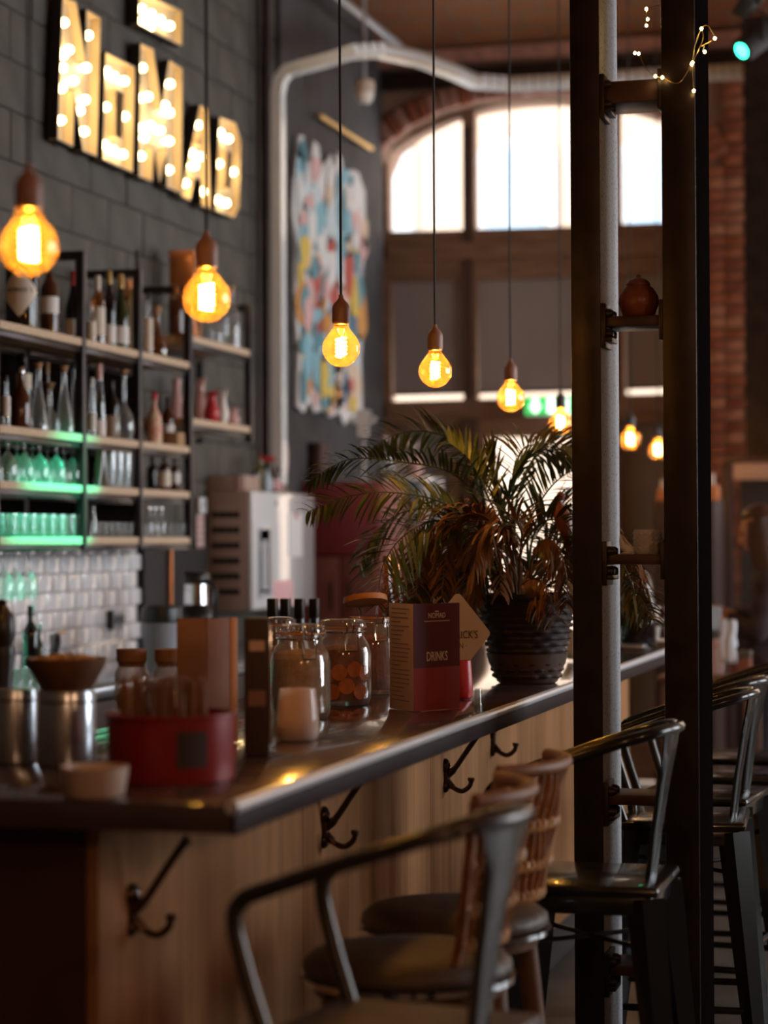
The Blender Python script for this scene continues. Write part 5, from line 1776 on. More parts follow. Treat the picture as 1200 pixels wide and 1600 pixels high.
for k in range(nb_):                          # woven rings, each a wavy cane round the pot
    f_ = (k + .5) / nb_
    rr_ = r0_ + (r1_ - r0_) * f_
    zz = z0_ + (z1_ - z0_) * f_
    ph = PI if k % 2 else 0
    MB().tube([((rr_ + .003 * math.sin(14 * 2 * PI * i / 84 + ph)) * math.cos(2 * PI * i / 84), (rr_ + .003 * math.sin(14 * 2 * PI * i / 84 + ph)) * math.sin(2 * PI * i / 84), zz) for i in range(85)], .0066, 6, False).obj('woven_cane', 'wicker_pot', pb)
MB().tube([((r1_ + .004) * math.cos(2 * PI * i / 48), (r1_ + .004) * math.sin(2 * PI * i / 48), z1_) for i in range(49)], .010, 8, False).obj('pot_rim', 'wicker_pot', pb)
MB().lathe([(0, z1_ * .90), (r1_ * .84, z1_ * .865), (r1_ * .84, z1_ * .855), (0, z1_ * .855)], 24).obj('soil', 'soil', pot)


def pv(px, py, dy=0.0):
    return W(px, py, y=pp.y + dy) - pp


rp = random.Random(21)


def frond(pts, mat, n=24, ln=.15, wd=.0105, droop=.5, spread=1.0, start=.30):
    cv_ = smooth(pts, 8)
    mb = MB()
    tw_a = rp.uniform(.5, 1.05) * rp.choice((-1, 1))
    N_ = len(cv_)
    mb.tube(cv_, [.0048 - .0040 * i / (N_ - 1) for i in range(N_)], 6)
    for k in range(n):
        t_ = start + (1 - start) * (k + .3) / n
        f = t_ * (N_ - 1)
        i = min(int(f), N_ - 2)
        p = cv_[i].lerp(cv_[i + 1], f - i)
        tg = (cv_[i + 1] - cv_[i]).normalized()
        sd = tg.cross(Vector((0, 0, 1)))
        sd = sd.normalized() if sd.length > .05 else Vector((1, 0, 0))
        nv = tg.cross(sd).normalized()
        for s_ in (-1, 1):
            sd2 = sd * math.cos(tw_a) + nv * math.sin(tw_a)
            l = ln * (math.sin(PI * (.18 + .78 * (t_ - start) / (1 - start))) * .75 + .25) * rp.uniform(.8, 1.12)
            d = (tg * rp.uniform(.50, .85) + sd2 * s_ * spread * rp.uniform(.75, 1.1) + Vector((rp.uniform(-.15, .15), rp.uniform(-.15, .15), rp.uniform(-.05, .25)))).normalized()
            wv = d.cross(Vector((rp.uniform(-.4, .4), rp.uniform(-.4, .4), 1))).normalized()
            q = p.copy()
            vs = []
            segs = 4
            for j in range(segs + 1):
                u = j / segs
                ww__ = wd * (.35, 1.0, .95, .6, .04)[j] * .5
                vs += [q - wv * ww__, q + wv * ww__ + Vector((0, 0, .0006))]
                d = (d + Vector((0, 0, -droop * .5 * (u + .25)))).normalized()
                q = q + d * (l / segs)
            mb.add(vs, [(2 * j, 2 * j + 1, 2 * j + 3, 2 * j + 2) for j in range(segs)])
    return mb.obj('frond', mat, pot, ang=60)


cr = [pv(795, 950), pv(780, 955, .05), pv(810, 950, -.04), pv(830, 950, .02)]
FR = [
    ([cr[0], pv(768, 830), pv(715, 745, -.1), pv(630, 722, -.2), pv(545, 718, -.28), pv(482, 752, -.32)], 'palm_green', 30, .12, .55, 1.0),
    ([cr[1], pv(760, 810, .1), pv(725, 705, .15), pv(672, 675, .18), pv(615, 680, .2), pv(575, 705, .22)], 'palm_green', 26, .11, .7, 1.0),
    ([cr[0], pv(760, 850, -.1), pv(700, 790, -.2), pv(620, 770, -.3), pv(545, 775, -.35), pv(480, 800, -.4)], 'palm_green', 26, .12, .6, 1.0),
    ([cr[0], pv(765, 860, -.12), pv(700, 815, -.25), pv(640, 830, -.35), pv(600, 880, -.4), pv(590, 945, -.42)], 'palm_green', 28, .15, .7, 1.0),
    ([cr[1], pv(750, 850, .0), pv(690, 800, .05), pv(630, 800, .1), pv(585, 835, .12), pv(562, 885, .12)], 'palm_green', 26, .14, .7, 1.0),
    ([cr[2], pv(800, 800), pv(812, 710, .05), pv(845, 694, .1), pv(885, 696, .12), pv(920, 722, .14)], 'palm_olive', 26, .16, .9, 1.0),
    ([cr[2], pv(805, 800, .1), pv(830, 722, .2), pv(865, 704, .25), pv(900, 706, .28)], 'palm_olive', 22, .15, .8, 1.0),
    ([cr[3], pv(825, 830), pv(850, 775, .05), pv(885, 740, .1), pv(925, 728, .14)], 'palm_green', 22, .12, .4, 1.0),
    ([cr[3], pv(830, 850, .12), pv(860, 800, .2), pv(892, 792, .22), pv(922, 815, .22), pv(938, 855, .22)], 'palm_green', 26, .14, .8, 1.0),
    ([cr[3], pv(835, 870, .2), pv(870, 830, .25), pv(896, 838, .26), pv(908, 880, .26), pv(912, 920, .26)], 'palm_green', 26, .14, .9, 1.0),
    ([cr[2], pv(815, 860, -.1), pv(850, 815, -.16), pv(885, 820, -.18), pv(905, 860, -.18)], 'palm_olive', 24, .13, .9, 1.0),
    ([cr[0], pv(790, 830), pv(775, 760, .05), pv(770, 705, .06)], 'palm_olive', 16, .15, .2, .6),
    ([cr[0], pv(790, 850, -.05), pv(760, 770, -.05), pv(735, 720, -.06), pv(700, 690, -.08)], 'palm_green', 20, .13, .4, .9),
    ([cr[2], pv(800, 840, -.05), pv(795, 780, -.06), pv(815, 730, -.07), pv(840, 705, -.08)], 'palm_green', 20, .13, .4, .9),
    ([cr[0], pv(775, 870, -.15), pv(735, 815, -.22), pv(690, 815, -.26), pv(660, 860, -.28), pv(650, 930, -.28)], 'palm_dry', 28, .13, 1.1, 1.0),
    ([cr[0], pv(780, 870, -.18), pv(760, 815, -.24), pv(725, 805, -.27), pv(700, 850, -.28), pv(690, 935, -.28)], 'palm_dry', 28, .13, 1.2, 1.0),
    ([cr[2], pv(800, 880, -.18), pv(790, 830, -.25), pv(765, 815, -.28), pv(745, 860, -.29), pv(740, 940, -.28)], 'palm_dry', 28, .13, 1.2, 1.0),
    ([cr[2], pv(812, 880, -.15), pv(815, 830, -.22), pv(800, 812, -.25), pv(785, 850, -.26), pv(782, 930, -.25)], 'palm_dry', 26, .12, 1.2, 1.0),
    ([cr[3], pv(830, 880, -.12), pv(850, 845, -.18), pv(872, 855, -.2), pv(885, 900, -.2), pv(885, 945, -.2)], 'palm_dry', 24, .12, 1.1, 1.0),
    ([cr[1], pv(760, 880, .0), pv(710, 840, .05), pv(665, 850, .06), pv(635, 900, .06), pv(620, 950, .06)], 'palm_dry', 26, .13, 1.0, 1.0),
    ([cr[2], pv(808, 880, .1), pv(830, 840, .2), pv(855, 850, .22), pv(865, 900, .22)], 'palm_green', 22, .13, .9, 1.0),
    ([cr[0], pv(790, 880, -.1), pv(770, 850, -.15), pv(750, 850, -.18), pv(735, 890, -.18), pv(728, 960, -.18)], 'palm_dry', 24, .12, 1.1, 1.0),
]
for pts, m_, n_, l_, dr_, sp_ in FR:
    frond(pts, m_, int(n_ * 1.7), l_ * 1.1, .0095, dr_ * .75, sp_)
for i in range(14):                           # the thick skirt of drooping fronds round the crown
    a = rp.uniform(0, 2 * PI)
    rx, ry = math.cos(a), math.sin(a) * .8
    e = rp.uniform(.24, .40)
    c0 = cr[i % 4]
    hgt_ = rp.uniform(.08, .26)
    P_ = [c0, c0 + Vector((rx * e * .3, ry * e * .3, hgt_ * .75)), c0 + Vector((rx * e * .65, ry * e * .65, hgt_)), c0 + Vector((rx * e * .95, ry * e * .95, hgt_ * .55)), c0 + Vector((rx * e * 1.1, ry * e * 1.1, hgt_ * .1 - .04))]
    frond(P_, ('palm_dry', 'palm_green', 'palm_olive', 'palm_dry')[i % 4], 40, .13, .0095, .8, 1.0, .25)
MB().tube([pv(800, 955), pv(755, 780, .03), pv(742, 680, .05)], [.006, .0065, .003], 8).obj('spear_leaf', 'palm_green', pot)
MB().tube([pv(790, 955), pv(745, 790, .0), pv(726, 696, .0)], [.010, .010, .009], 8).obj('cut_stem', 'stem_dry', pot)
for q in ((785, 955), (802, 955), (818, 955)):
    MB().tube([pv(*q), pv(q[0] - 6, q[1] - 75, rp.uniform(-.05, .05))], [.012, .007], 8).obj('stem', 'stem_dry', pot)
# bird shaped plant pick
bq = W(868, 905, y=pp.y - .16)
t = thing('bird_pick', 'dark red bird ornament on a stick among the palm fronds', 'ornament', Vector((bq.x, bq.y, ZT + z1_ * .9)))
ob = lambda px, py: W(px, py, y=pp.y - .16) - t.location
MB().tube([ob(868, 905), ob(872, 800)], .0025, 6).obj('stick', 'stem_dry', t)
MB().tube(smooth([ob(876, 772), ob(873, 790), ob(880, 812), ob(888, 840), ob(890, 870)], 4), [.008, .010, .009, .010, .014, .018, .022, .025, .026, .025, .022, .018, .013, .010, .007, .005, .003], 10).obj('bird_body', 'pot_clay', t)
MB().lathe([(0, -.014), (.012, -.008), (.014, .002), (.008, .012), (0, .014)], 12, ob(876, 776)).obj('head', 'pot_clay', t)
MB().tube([ob(880, 777), ob(893, 779)], [.004, .0008], 6).obj('beak', 'pot_clay', t)

# ================================================================== THINGS ON THE COLUMN
zb_ = W(990, 500, y=YC0).z + .013
p = Vector((W(998, 490, y=YC0 + .09).x, YC0 + .09, zb_))
mp = m_per_px(p)
t = thing('clay_pot', 'round brown clay pot with pointed lid on the upper column shelf', 'pot', p)
r_, h_ = 32 * mp, 70 * mp
MB().lathe([(0, 0), (r_ * .55, 0), (r_ * .8, h_ * .08), (r_, h_ * .32), (r_ * .97, h_ * .48), (r_ * .74, h_ * .66), (r_ * .55, h_ * .72), (r_ * .55, h_ * .75)], 28).obj('pot_body', 'pot_clay', t, ang=60)
MB().lathe([(r_ * .60, h_ * .73), (r_ * .60, h_ * .76), (r_ * .48, h_ * .84), (r_ * .22, h_ * .90), (r_ * .10, h_ * .93), (r_ * .12, h_ * .96), (0, h_)], 24).obj('lid', 'pot_clay', t, ang=60)
zb_ = W(990, 874, y=YC0).z + .013
p = Vector((W(1012, 870, y=YC0 + .08).x, YC0 + .08, zb_))
mp = m_per_px(p)
t = thing('cut_glass_tumbler', 'diamond cut glass tumbler on the lower column shelf', 'glass', p)
r_, h_ = 22 * mp, 38 * mp
g = MB()
g.lathe([(0, 0), (r_ * .94, 0), (r_ * .96, .003), (r_ * .96, h_), (r_ * .88, h_), (r_ * .88, .008), (0, .008)], 24)
nc, nr = 14, 4
for j in range(nr):
    for i in range(nc):
        a0, a1 = 2 * PI * i / nc, 2 * PI * (i + 1) / nc
        za, zb2 = h_ * (.10 + .86 * j / nr), h_ * (.10 + .86 * (j + 1) / nr)
        pt = lambda a, z, rr=r_ * .965: (rr * math.cos(a), rr * math.sin(a), z)
        g.add([pt(a0, za), pt(a1, za), pt(a1, zb2), pt(a0, zb2), pt((a0 + a1) / 2, (za + zb2) / 2, r_ * 1.07)], [(0, 1, 4), (1, 2, 4), (2, 3, 4), (3, 0, 4)])
g.obj('cut_glass', 'glass_cut', t, smooth=False)
MB().lathe([(0, .010), (r_ * .84, .010), (r_ * .84, h_ * .25), (0, h_ * .25)], 20).obj('wax', 'dark_contents', t)
p = Vector((W(979, 870, y=YC0 + .06).x, YC0 + .06, zb_))
t = thing('little_shell', 'small pale sea shell beside the cut glass tumbler', 'shell', p, YAW)
sh = smooth([(.018, 0, .006), (.008, 0, .010), (-.004, 0, .016), (-.012, 0, .030), (-.016, 0, .050)], 4)
MB().tube(sh, [.004, .006, .008, .0095, .0105, .0115, .012, .0115, .011, .0105, .0095, .008, .0065, .005, .0035, .002, .0008], 10).obj('shell_body', 'porcelain', t)
MB().lathe([(0, 0), (.012, 0), (.014, .003), (0, .006)], 12).obj('shell_foot', 'porcelain', t)

# fairy lights wound round the column
fl = thing('fairy_lights', 'thin wire of tiny warm fairy lights looped round the column top', 'lights', (CX, YC0, 2.6))


def fp(px, py, dy=-.012):
    return W(px, py, y=YC0 + dy) - Vector((CX, YC0, 2.6))


LP_ = [[(1030, 8, .1), (1012, 14, .06), (1010, 30, .05), (1009, 40, .05)], [(992, 83, .05), (998, 84, .03), (1008, 105, .0), (1024, 119), (1036, 121)], [(1036, 121), (1060, 130, -.02), (1080, 100), (1086, 70), (1096, 45), (1106, 40), (1118, 60, .0)],
       [(1081, 100), (1098, 62), (1096, 45)], [(1084, 142), (1081, 100)], [(1096, 72), (1112, 64), (1117, 60)], [(1098, 80), (1100, 72)]]
wr = MB()
for lp in LP_:
    wr.tube(smooth([fp(*q) for q in lp], 4), .0010, 5)
wr.obj('wire', 'brass', fl)
m_fl = MB().lathe([(0, -.0045), (.0035, -.002), (.0035, .002), (0, .0045)], 8).mesh('bulb', 'fairy')
for q in ((1010, 14, .06), (1012, 30, .05), (1010, 40, .05), (992, 83, .05), (998, 84, .04), (1024, 119), (1035, 121), (1081, 100), (1082, 98), (1084, 142), (1096, 45), (1117, 60), (1101, 81)):
    inst(m_fl, 'bulb', fl, fp(q[0], q[1], (q[2] if len(q) > 2 else -.012) - .006))

# ================================================================== GREEN SPOTLIGHT
p = W(1161, 78, y=10.3)
tgt = Vector((-3.40, 7.48, 1.50))
dv = (tgt - p).normalized()
t = thing('stage_spotlight', 'black stage spotlight with a green lens hanging at the upper right', 'lamp', p)
Mq = (-dv).to_track_quat('Z', 'Y').to_matrix()
MB().lathe([(.036, -.012), (.058, -.012), (.060, .0), (.060, .16), (.050, .19), (0, .20)], 20, (0, 0, 0), Mq).obj('can', 'black_matt', t)
MB().lathe([(0, -.002), (.030, -.003), (.038, -.006)], 20, (0, 0, 0), Mq).obj('lens', 'green_lens', t)
MB().tube(smooth([Mq @ Vector((.064, 0, .08)), Mq @ Vector((.066, 0, .08)) + Vector((0, 0, .13)), Mq @ Vector((-.066, 0, .08)) + Vector((0, 0, .13)), Mq @ Vector((-.064, 0, .08))], 5), .006, 6).obj('yoke', 'black_matt', t)
MB().tube([Vector((0, 0, .16)) - dv * .08, Vector((0, 0, 4.62 - p.z)) - dv * .08], .012, 8).obj('drop_pipe', 'steel_dark', t)
for i in range(9):
    a = i * .7
    MB().box((.02 * math.cos(a) + .05 * (i % 3) - .02, .04 * math.sin(a), .20 + .035 * i), (.07, .006, .09), .002, Matrix.Rotation(a, 3, 'Z') @ Matrix.Rotation(.5, 3, 'Y')).obj('cooling_fin', 'foliage_dark', t)
sp = bpy.data.lights.new('green_spot', 'SPOT')
sp.color = (.0, 1.0, .55)
sp.energy = 3600
sp.spot_size = R(9.5)
sp.spot_blend = .7
sp.shadow_soft_size = .035
so = bpy.data.objects.new('green_spot', sp)
C.objects.link(so)
so.parent = t
so.location = dv * .03
so.rotation_euler = dv.to_track_quat('-Z', 'Y').to_euler()

# ================================================================== BACK RIGHT: cabinet, kiosk, service table
p0, p1 = W(1022, 900, y=11.2), W(1118, 900, y=11.2)
zt2 = W(1070, 782, y=11.2).z
t = thing('tall_cabinet', 'dark wooden tall cabinet seen between and beside the column channels', 'cabinet', ((p0.x + p1.x) / 2, 11.4, 0))
wd = p1.x - p0.x
MB().box((0, 0, zt2 / 2), (wd, .40, zt2), .004).obj('carcass', 'cabinet_dark', t)
for s_ in (-1, 1):
    d = MB().box((s_ * wd / 4, -.21, zt2 / 2 + .03), (wd / 2 - .006, .02, zt2 - .1), .003).obj('door', 'cabinet_dark', t)
    MB().box((s_ * .02, -.225, zt2 * .6), (.006, .012, .12), .002).obj('handle', 'brass', d)
for px, wpx, lab in ((1037, 20, 'orange carton on the cabinet, seen between the column channels'), (1110, 26, 'orange carton on the cabinet, right of the column')):
    q = W(px, 782, y=11.3)
    b = thing('carton', lab, 'box', (q.x, 11.3, zt2))
    s_ = wpx * m_per_px(q)
    MB().box((0, 0, s_ * .45), (s_, s_, s_ * .9), .003).obj('carton_body', 'orange_box', b)
    MB().box((0, 0, s_ * .91), (s_ * .9, .03, .003)).obj('tape', 'card_beige', b)
    MB().box((0, 0, s_ * .9 + s_ * .35 + .002), (s_ * .5, s_ * .5, s_ * .7), .003).obj('small_box', 'card_beige', b)
kx0 = W(1146, 730, y=12.1).x
k_ = thing('drinks_kiosk', 'dark kiosk with a beige fascia board at the right', 'kiosk', (kx0 + .9, 12.1, 0))
zf0, zf1 = W(1170, 750, y=12.1).z, W(1170, 722, y=12.1).z
MB().box((0, 0, (zf0 + zf1) / 2), (1.8, .06, zf1 - zf0), .004).obj('fascia', 'kiosk_beige', k_)
MB().box((0, .25, zf1 + .01), (1.9, .6, .03), .003).obj('roof_board', 'timber_dark', k_)
for x_ in (-.93, .93):
    MB().box((x_, .0, zf1 / 2), (.06, .06, zf1), .003).obj('post', 'cabinet_dark', k_)
MB().box((0, .05, .55), (1.8, .06, 1.1), .003).obj('counter_front', 'cabinet_dark', k_)
MB().box((0, .15, 1.115), (1.8, .36, .03), .004).obj('counter_top', 'timber_dark', k_)
MB().box((0, .34, 1.4), (1.8, .02, .9), .003).obj('back_board', 'dark_wall', k_)
# service table in front of the woman
q = W(1128, 1062, y=9.75)
zt3 = .90
st_ = thing('service_table', 'narrow dark service table in front of the brunette woman', 'table', (q.x - .05, 9.79, 0))
MB().box((0, 0, zt3 - .015), (.42, .50, .03), .004).obj('table_top', 'wood_dark', st_)
for sx in (-1, 1):
    for sy in (-1, 1):
        MB().box((sx * .18, sy * .22, (zt3 - .03) / 2), (.035, .035, zt3 - .03), .003).obj('leg', 'wood_dark', st_)


def on_tab(px, yy):
    return Vector((W(px, 1000, y=yy).x, yy, zt3))


b = thing('till_screen', 'small grey green till screen on the service table', 'screen', on_tab(1110, 9.95))
MB().box((0, 0, .24), (.10, .02, .11), .004).obj('screen', 'grey_panel', b)
MB().box((0, -.0112, .24), (.088, .002, .095)).obj('display', 'display_blue', b)
MB().tube([(0, .0, .01), (0, .0, .19)], .010, 8).obj('stand', 'black_plastic', b)
MB().lathe([(0, 0), (.045, 0), (.045, .01), (0, .014)], 16).obj('foot', 'black_plastic', b)
b = thing('carton', 'pinkish carton standing below the till screen', 'box', on_tab(1118, 9.78))
MB().box((0, 0, .075), (.085, .08, .15), .003).obj('carton_body', 'paper_pink', b)
MB().box((0, 0, .151), (.02, .08, .002)).obj('tape', 'card_beige', b)
b = thing('dish_towel', 'white dish towel hanging over a rail on the service table', 'towel', on_tab(1138, 9.70))
MB().tube([(0, 0, .0), (0, 0, .24)], .006, 8).obj('rail_post', 'chrome', b)
MB().tube([(-.04, 0, .235), (.04, 0, .235)], .006, 8).obj('rail_bar', 'chrome', b)
tv = MB()
rows, cols = 10, 7
vs, fs = [], []
for sgn in (-1, 1):
    base_i = len(vs)
    for j in range(rows):
        for i in range(cols):
            vs.append((-.034 + .068 * i / (cols - 1) + .004 * math.sin(j), sgn * (.008 + .004 * math.sin(i * 1.7 + j * .3) + .004 * j / rows), .243 - (.19 if sgn < 0 else .12) * j / (rows - 1)))
    fs += [(base_i + j * cols + i, base_i + j * cols + i + 1, base_i + (j + 1) * cols + i + 1, base_i + (j + 1) * cols + i) for j in range(rows - 1) for i in range(cols - 1)]
fs += [(i, i + 1, rows * cols + i + 1, rows * cols + i) for i in range(cols - 1)]
tw_ = tv.add(vs, fs).obj('cloth', 'fabric_white', b)
md = tw_.modifiers.new('thickness', 'SOLIDIFY')
md.thickness = .003
b = thing('leather_box', 'brown leather box right of the white towel', 'box', on_tab(1156, 9.80))
MB().box((0, 0, .05), (.10, .10, .10), .006).obj('box_body', 'pot_clay', b)
MB().box((0, 0, .085), (.103, .103, .035), .006).obj('box_lid', 'leather_dark', b)

# tower and dish rack at the far end of the bar
p = on_bar(996, 1012)
mp = m_per_px(p)
t = thing('beer_tower', 'rounded dark draught beer tower with chrome trim at the far end of the bar', 'tap tower', p)
h_ = 128 * mp
r_ = 30 * mp
MB().lathe([(0, 0), (r_ * .95, 0), (r_, .01), (r_ * .94, h_ * .5), (r_ * .75, h_ * .82), (r_ * .4, h_ * .97), (0, h_)], 28).obj('tower_body', 'bottle_black', t, ang=60)
MB().tube(smooth([Vector((-r_ * .82, -r_ * .52, .004)), Vector((-r_ * .80, -r_ * .50, h_ * .5)), Vector((-r_ * .62, -r_ * .42, h_ * .82)), Vector((-r_ * .1, -r_ * .2, h_ * .98))], 5), .006, 8).obj('chrome_trim', 'chrome', t)
MB().tube([(.0, -r_ * .6, h_ * .80), (.0, -r_ * .6 - .06, h_ * .78), (0, -r_ * .6 - .065, h_ * .66)], .008, 8).obj('tap', 'chrome', t)
MB().tube([(0, -r_ * .6 - .04, h_ * .80), (0, -r_ * .6 - .05, h_ * 1.05)], [.007, .011], 8).obj('tap_handle', 'copper', t)
MB().box((.0, -r_ - .05, .012), (.10, .10, .012), .002).obj('drip_tray', 'inox', t)
p = on_bar(1034, 1008)
t = thing('cup_rack', 'small white wire rack of cups at the far end of the bar', 'rack', p, YAW)
for zz in (.02, .10):
    MB().box((0, 0, zz), (.13, .12, .008), .002).obj('rack_tier', 'white_panel', t)
for sx in (-1, 1):
    for sy in (-1, 1):
        MB().tube([(sx * .06, sy * .055, 0), (sx * .06, sy * .055, .14)], .005, 6).obj('rack_post', 'white_panel', t)
for i in range(4):
    cx_, cy_, cz_ = (-.03, .03)[i % 2], -.02, (.025, .105)[i // 2]
    MB().lathe([(0, 0), (.016, 0), (.024, .05), (.022, .05), (.014, .004), (0, .004)], 14, (cx_, cy_, cz_)).obj('cup', 'ceramic_cream' if i % 2 else 'porcelain', t)

# ================================================================== WOMAN at the far end of the bar
def skin_mesh(verts, edges_, radii, root=0, sub=2):
    me = bpy.data.meshes.new('skeleton')
    me.from_pydata([Vector(v) for v in verts], edges_, [])
    ob_ = bpy.data.objects.new('skeleton', me)
    C.objects.link(ob_)
    m1 = ob_.modifiers.new('skin', 'SKIN')
    m1.use_smooth_shade = True
    if not me.skin_vertices:
        bm = bmesh.new()
        bm.from_mesh(me)
        bm.verts.layers.skin.verify()
        bm.to_mesh(me)
        bm.free()
    for i, r in enumerate(radii):
        sv = me.skin_vertices[0].data[i]
        sv.radius = r if isinstance(r, tuple) else (r, r)
        sv.use_root = (i == root)
    m2 = ob_.modifiers.new('sub', 'SUBSURF')
    m2.levels = sub
    m2.render_levels = sub
    dg = bpy.context.evaluated_depsgraph_get()
    out = bpy.data.meshes.new_from_object(ob_.evaluated_get(dg))
    bpy.data.objects.remove(ob_)
    return out


def body_from(parts, mat, voxel=.008, name='body'):
    bm = bmesh.new()
    for m_ in parts:
        bm.from_mesh(m_)
    me = bpy.data.meshes.new(name)
    bm.to_mesh(me)
    bm.free()
    ob_ = bpy.data.objects.new(name, me)
    C.objects.link(ob_)
    md = ob_.modifiers.new('remesh', 'REMESH')
    md.mode = 'VOXEL'
    md.voxel_size = voxel
    ms = ob_.modifiers.new('smooth', 'SMOOTH')
    ms.factor = .5
    ms.iterations = 3
    dg = bpy.context.evaluated_depsgraph_get()
    out = bpy.data.meshes.new_from_object(ob_.evaluated_get(dg))
    bpy.data.objects.remove(ob_)
    out.shade_smooth()
    out.materials.clear()
    out.materials.append(MATS[mat])
    return out


wx = W(1204, 860, y=10.25)
wom = thing('person', 'woman with long brown hair in dark clothes, head bowed over the service table', 'person', (wx.x, 10.25, 0), PI)
# forward is +x in her own frame
V_ = {'pel': (0, 0, .93), 'sp': (.01, 0, 1.08), 'ch': (.0, 0, 1.24), 'nb': (.0, 0, 1.375), 'nt': (.03, 0, 1.45),
      'sl': (-.01, .155, 1.325), 'el': (.03, .215, 1.06), 'wl': (.20, .12, 1.13), 'hl': (.265, .10, 1.16),
      'sr': (-.01, -.155, 1.325), 'er': (.04, -.205, 1.07), 'wr': (.215, -.10, 1.15), 'hr': (.275, -.075, 1.18),
      'hipl': (0, .09, .87), 'kl': (.03, .10, .49), 'al': (0, .105, .09), 'tl': (.14, .12, .035),
      'hipr': (0, -.09, .87), 'kr': (.01, -.10, .49), 'ar': (-.02, -.105, .09), 'tr': (.12, -.12, .035)}
K_ = list(V_)
E_ = [('pel', 'sp'), ('sp', 'ch'), ('ch', 'nb'), ('nb', 'nt'), ('ch', 'sl'), ('sl', 'el'), ('el', 'wl'), ('wl', 'hl'), ('ch', 'sr'), ('sr', 'er'), ('er', 'wr'), ('wr', 'hr'),
      ('pel', 'hipl'), ('hipl', 'kl'), ('kl', 'al'), ('al', 'tl'), ('pel', 'hipr'), ('hipr', 'kr'), ('kr', 'ar'), ('ar', 'tr')]
R_ = {'pel': (.115, .14), 'sp': (.09, .115), 'ch': (.10, .14), 'nb': .055, 'nt': .048, 'sl': .055, 'el': .040, 'wl': .026, 'hl': (.018, .034), 'sr': .055, 'er': .040, 'wr': .026, 'hr': (.018, .034),
      'hipl': .085, 'kl': .056, 'al': .038, 'tl': .030, 'hipr': .085, 'kr': .056, 'ar': .038, 'tr': .030}
sk = skin_mesh([V_[k] for k in K_], [(K_.index(a), K_.index(b)) for a, b in E_], [R_[k] for k in K_])
hd = bmesh.new()
bmesh.ops.create_uvsphere(hd, u_segments=40, v_segments=28, radius=1)
HC = Vector((.045, 0, 1.535))
tilt = Matrix.Rotation(R(14), 3, 'Y')
G = lambda a, s: math.exp(-(a / s) ** 2)
for v in hd.verts:
    x, y, z = v.co
    px_, py_, pz_ = .094 * x, .075 * y, .118 * z
    if z < 0:
        py_ *= 1 + .38 * z * (.4 - z) * 1.1
        px_ += .016 * (-z) * (x > -.2) - (.03 * (-z) if x < -.2 else 0)
    if x > 0:
        px_ += .024 * G(y, .15) * G(z + .20, .13) + .010 * G(y, .10) * G(z + .02, .16)
        px_ -= .010 * G(abs(y) - .36, .15) * G(z - .06, .10)
        px_ += .006 * G(y, .28) * G(z + .52, .07) + .008 * G(y, .25) * G(z + .82, .14)
        px_ += .005 * G(abs(y) - .34, .2) * G(z - .24, .07)
    v.co = tilt @ Vector((px_, py_, pz_)) + HC
hm_ = bpy.data.meshes.new('head')
hd.to_mesh(hm_)
hd.free()
parts_ = [sk, hm_]
for s_, hk, wk in ((1, 'hl', 'wl'), (-1, 'hr', 'wr')):
    h0, w0 = Vector(V_[hk]), Vector(V_[wk])
    fd = (h0 - w0).normalized()
    sd = Vector((0, 1, 0))
    for i, (off, ln_) in enumerate(((-.027, .062), (-.009, .072), (.009, .068), (.026, .052))):
        b0 = h0 + sd * off - fd * .004
        a = b0 + fd * ln_ * .5 + Vector((0, 0, -.006))
        c = a + fd * ln_ * .32 + Vector((0, 0, -.022))
        e = c + fd * ln_ * .10 + Vector((0, 0, -.018))
        parts_.append(skin_mesh([b0, a, c, e], [(0, 1), (1, 2), (2, 3)], [.0092, .0085, .0078, .0065], sub=1))
    th0 = w0 + fd * .03 - sd * s_ * .022
    th1 = th0 + fd * .032 - sd * s_ * .022 + Vector((0, 0, -.008))
    th2 = th1 + fd * .030 + Vector((0, 0, -.010))
    parts_.append(skin_mesh([th0, th1, th2], [(0, 1), (1, 2)], [.012, .010, .0075], sub=1))
body_me = body_from(parts_, 'skin', .0058)
inst(body_me, 'body', wom)


def garment(keep, off, mat, name):
    """cloth that follows the body: the kept faces, moved outwards along the normals"""
    bm = bmesh.new()
    bm.from_mesh(body_me)
    bm.normal_update()
    bmesh.ops.delete(bm, geom=[v for v in bm.verts if not keep(v.co)], context='VERTS')
    nrm_ = {v: v.normal.copy() for v in bm.verts}
    for v in bm.verts:
        wv_ = .004 * math.sin(v.co.z * 70 + v.co.y * 25) if off > .01 else 0
        v.co = v.co + nrm_[v] * (off + wv_)
    for _ in range(3):
        bmesh.ops.smooth_vert(bm, verts=bm.verts, factor=.4, use_axis_x=True, use_axis_y=True, use_axis_z=True)
    me = bpy.data.meshes.new(name)
    bm.to_mesh(me)
    bm.free()
    me.shade_smooth()
    me.materials.clear()
    me.materials.append(MATS[mat])
    o_ = inst(me, name, wom)
    sd = o_.modifiers.new('thickness', 'SOLIDIFY')
    sd.thickness = .004
    return o_


garment(lambda c: .84 < c.z < 1.405 and c.x < .185 and not (c.z > 1.375 and abs(c.y) < .075), .016, 'cloth_dark', 'sweater')
garment(lambda c: .085 < c.z < .95 and c.x < .12 and not (c.z > .98), .009, 'trousers', 'trousers')
for s_, k in ((1, 'l'), (-1, 'r')):
    a, b = Vector(V_['a' + k]), Vector(V_['t' + k])
    MB().tube([(a.x - .05, a.y, .035), (a.x, a.y, .045), ((a.x + b.x) / 2, b.y, .042), (b.x, b.y, .034), (b.x + .05, b.y, .028)], [.030, .044, .044, .040, .020], 12, flat=.8).obj('shoe', 'black_matt', wom)
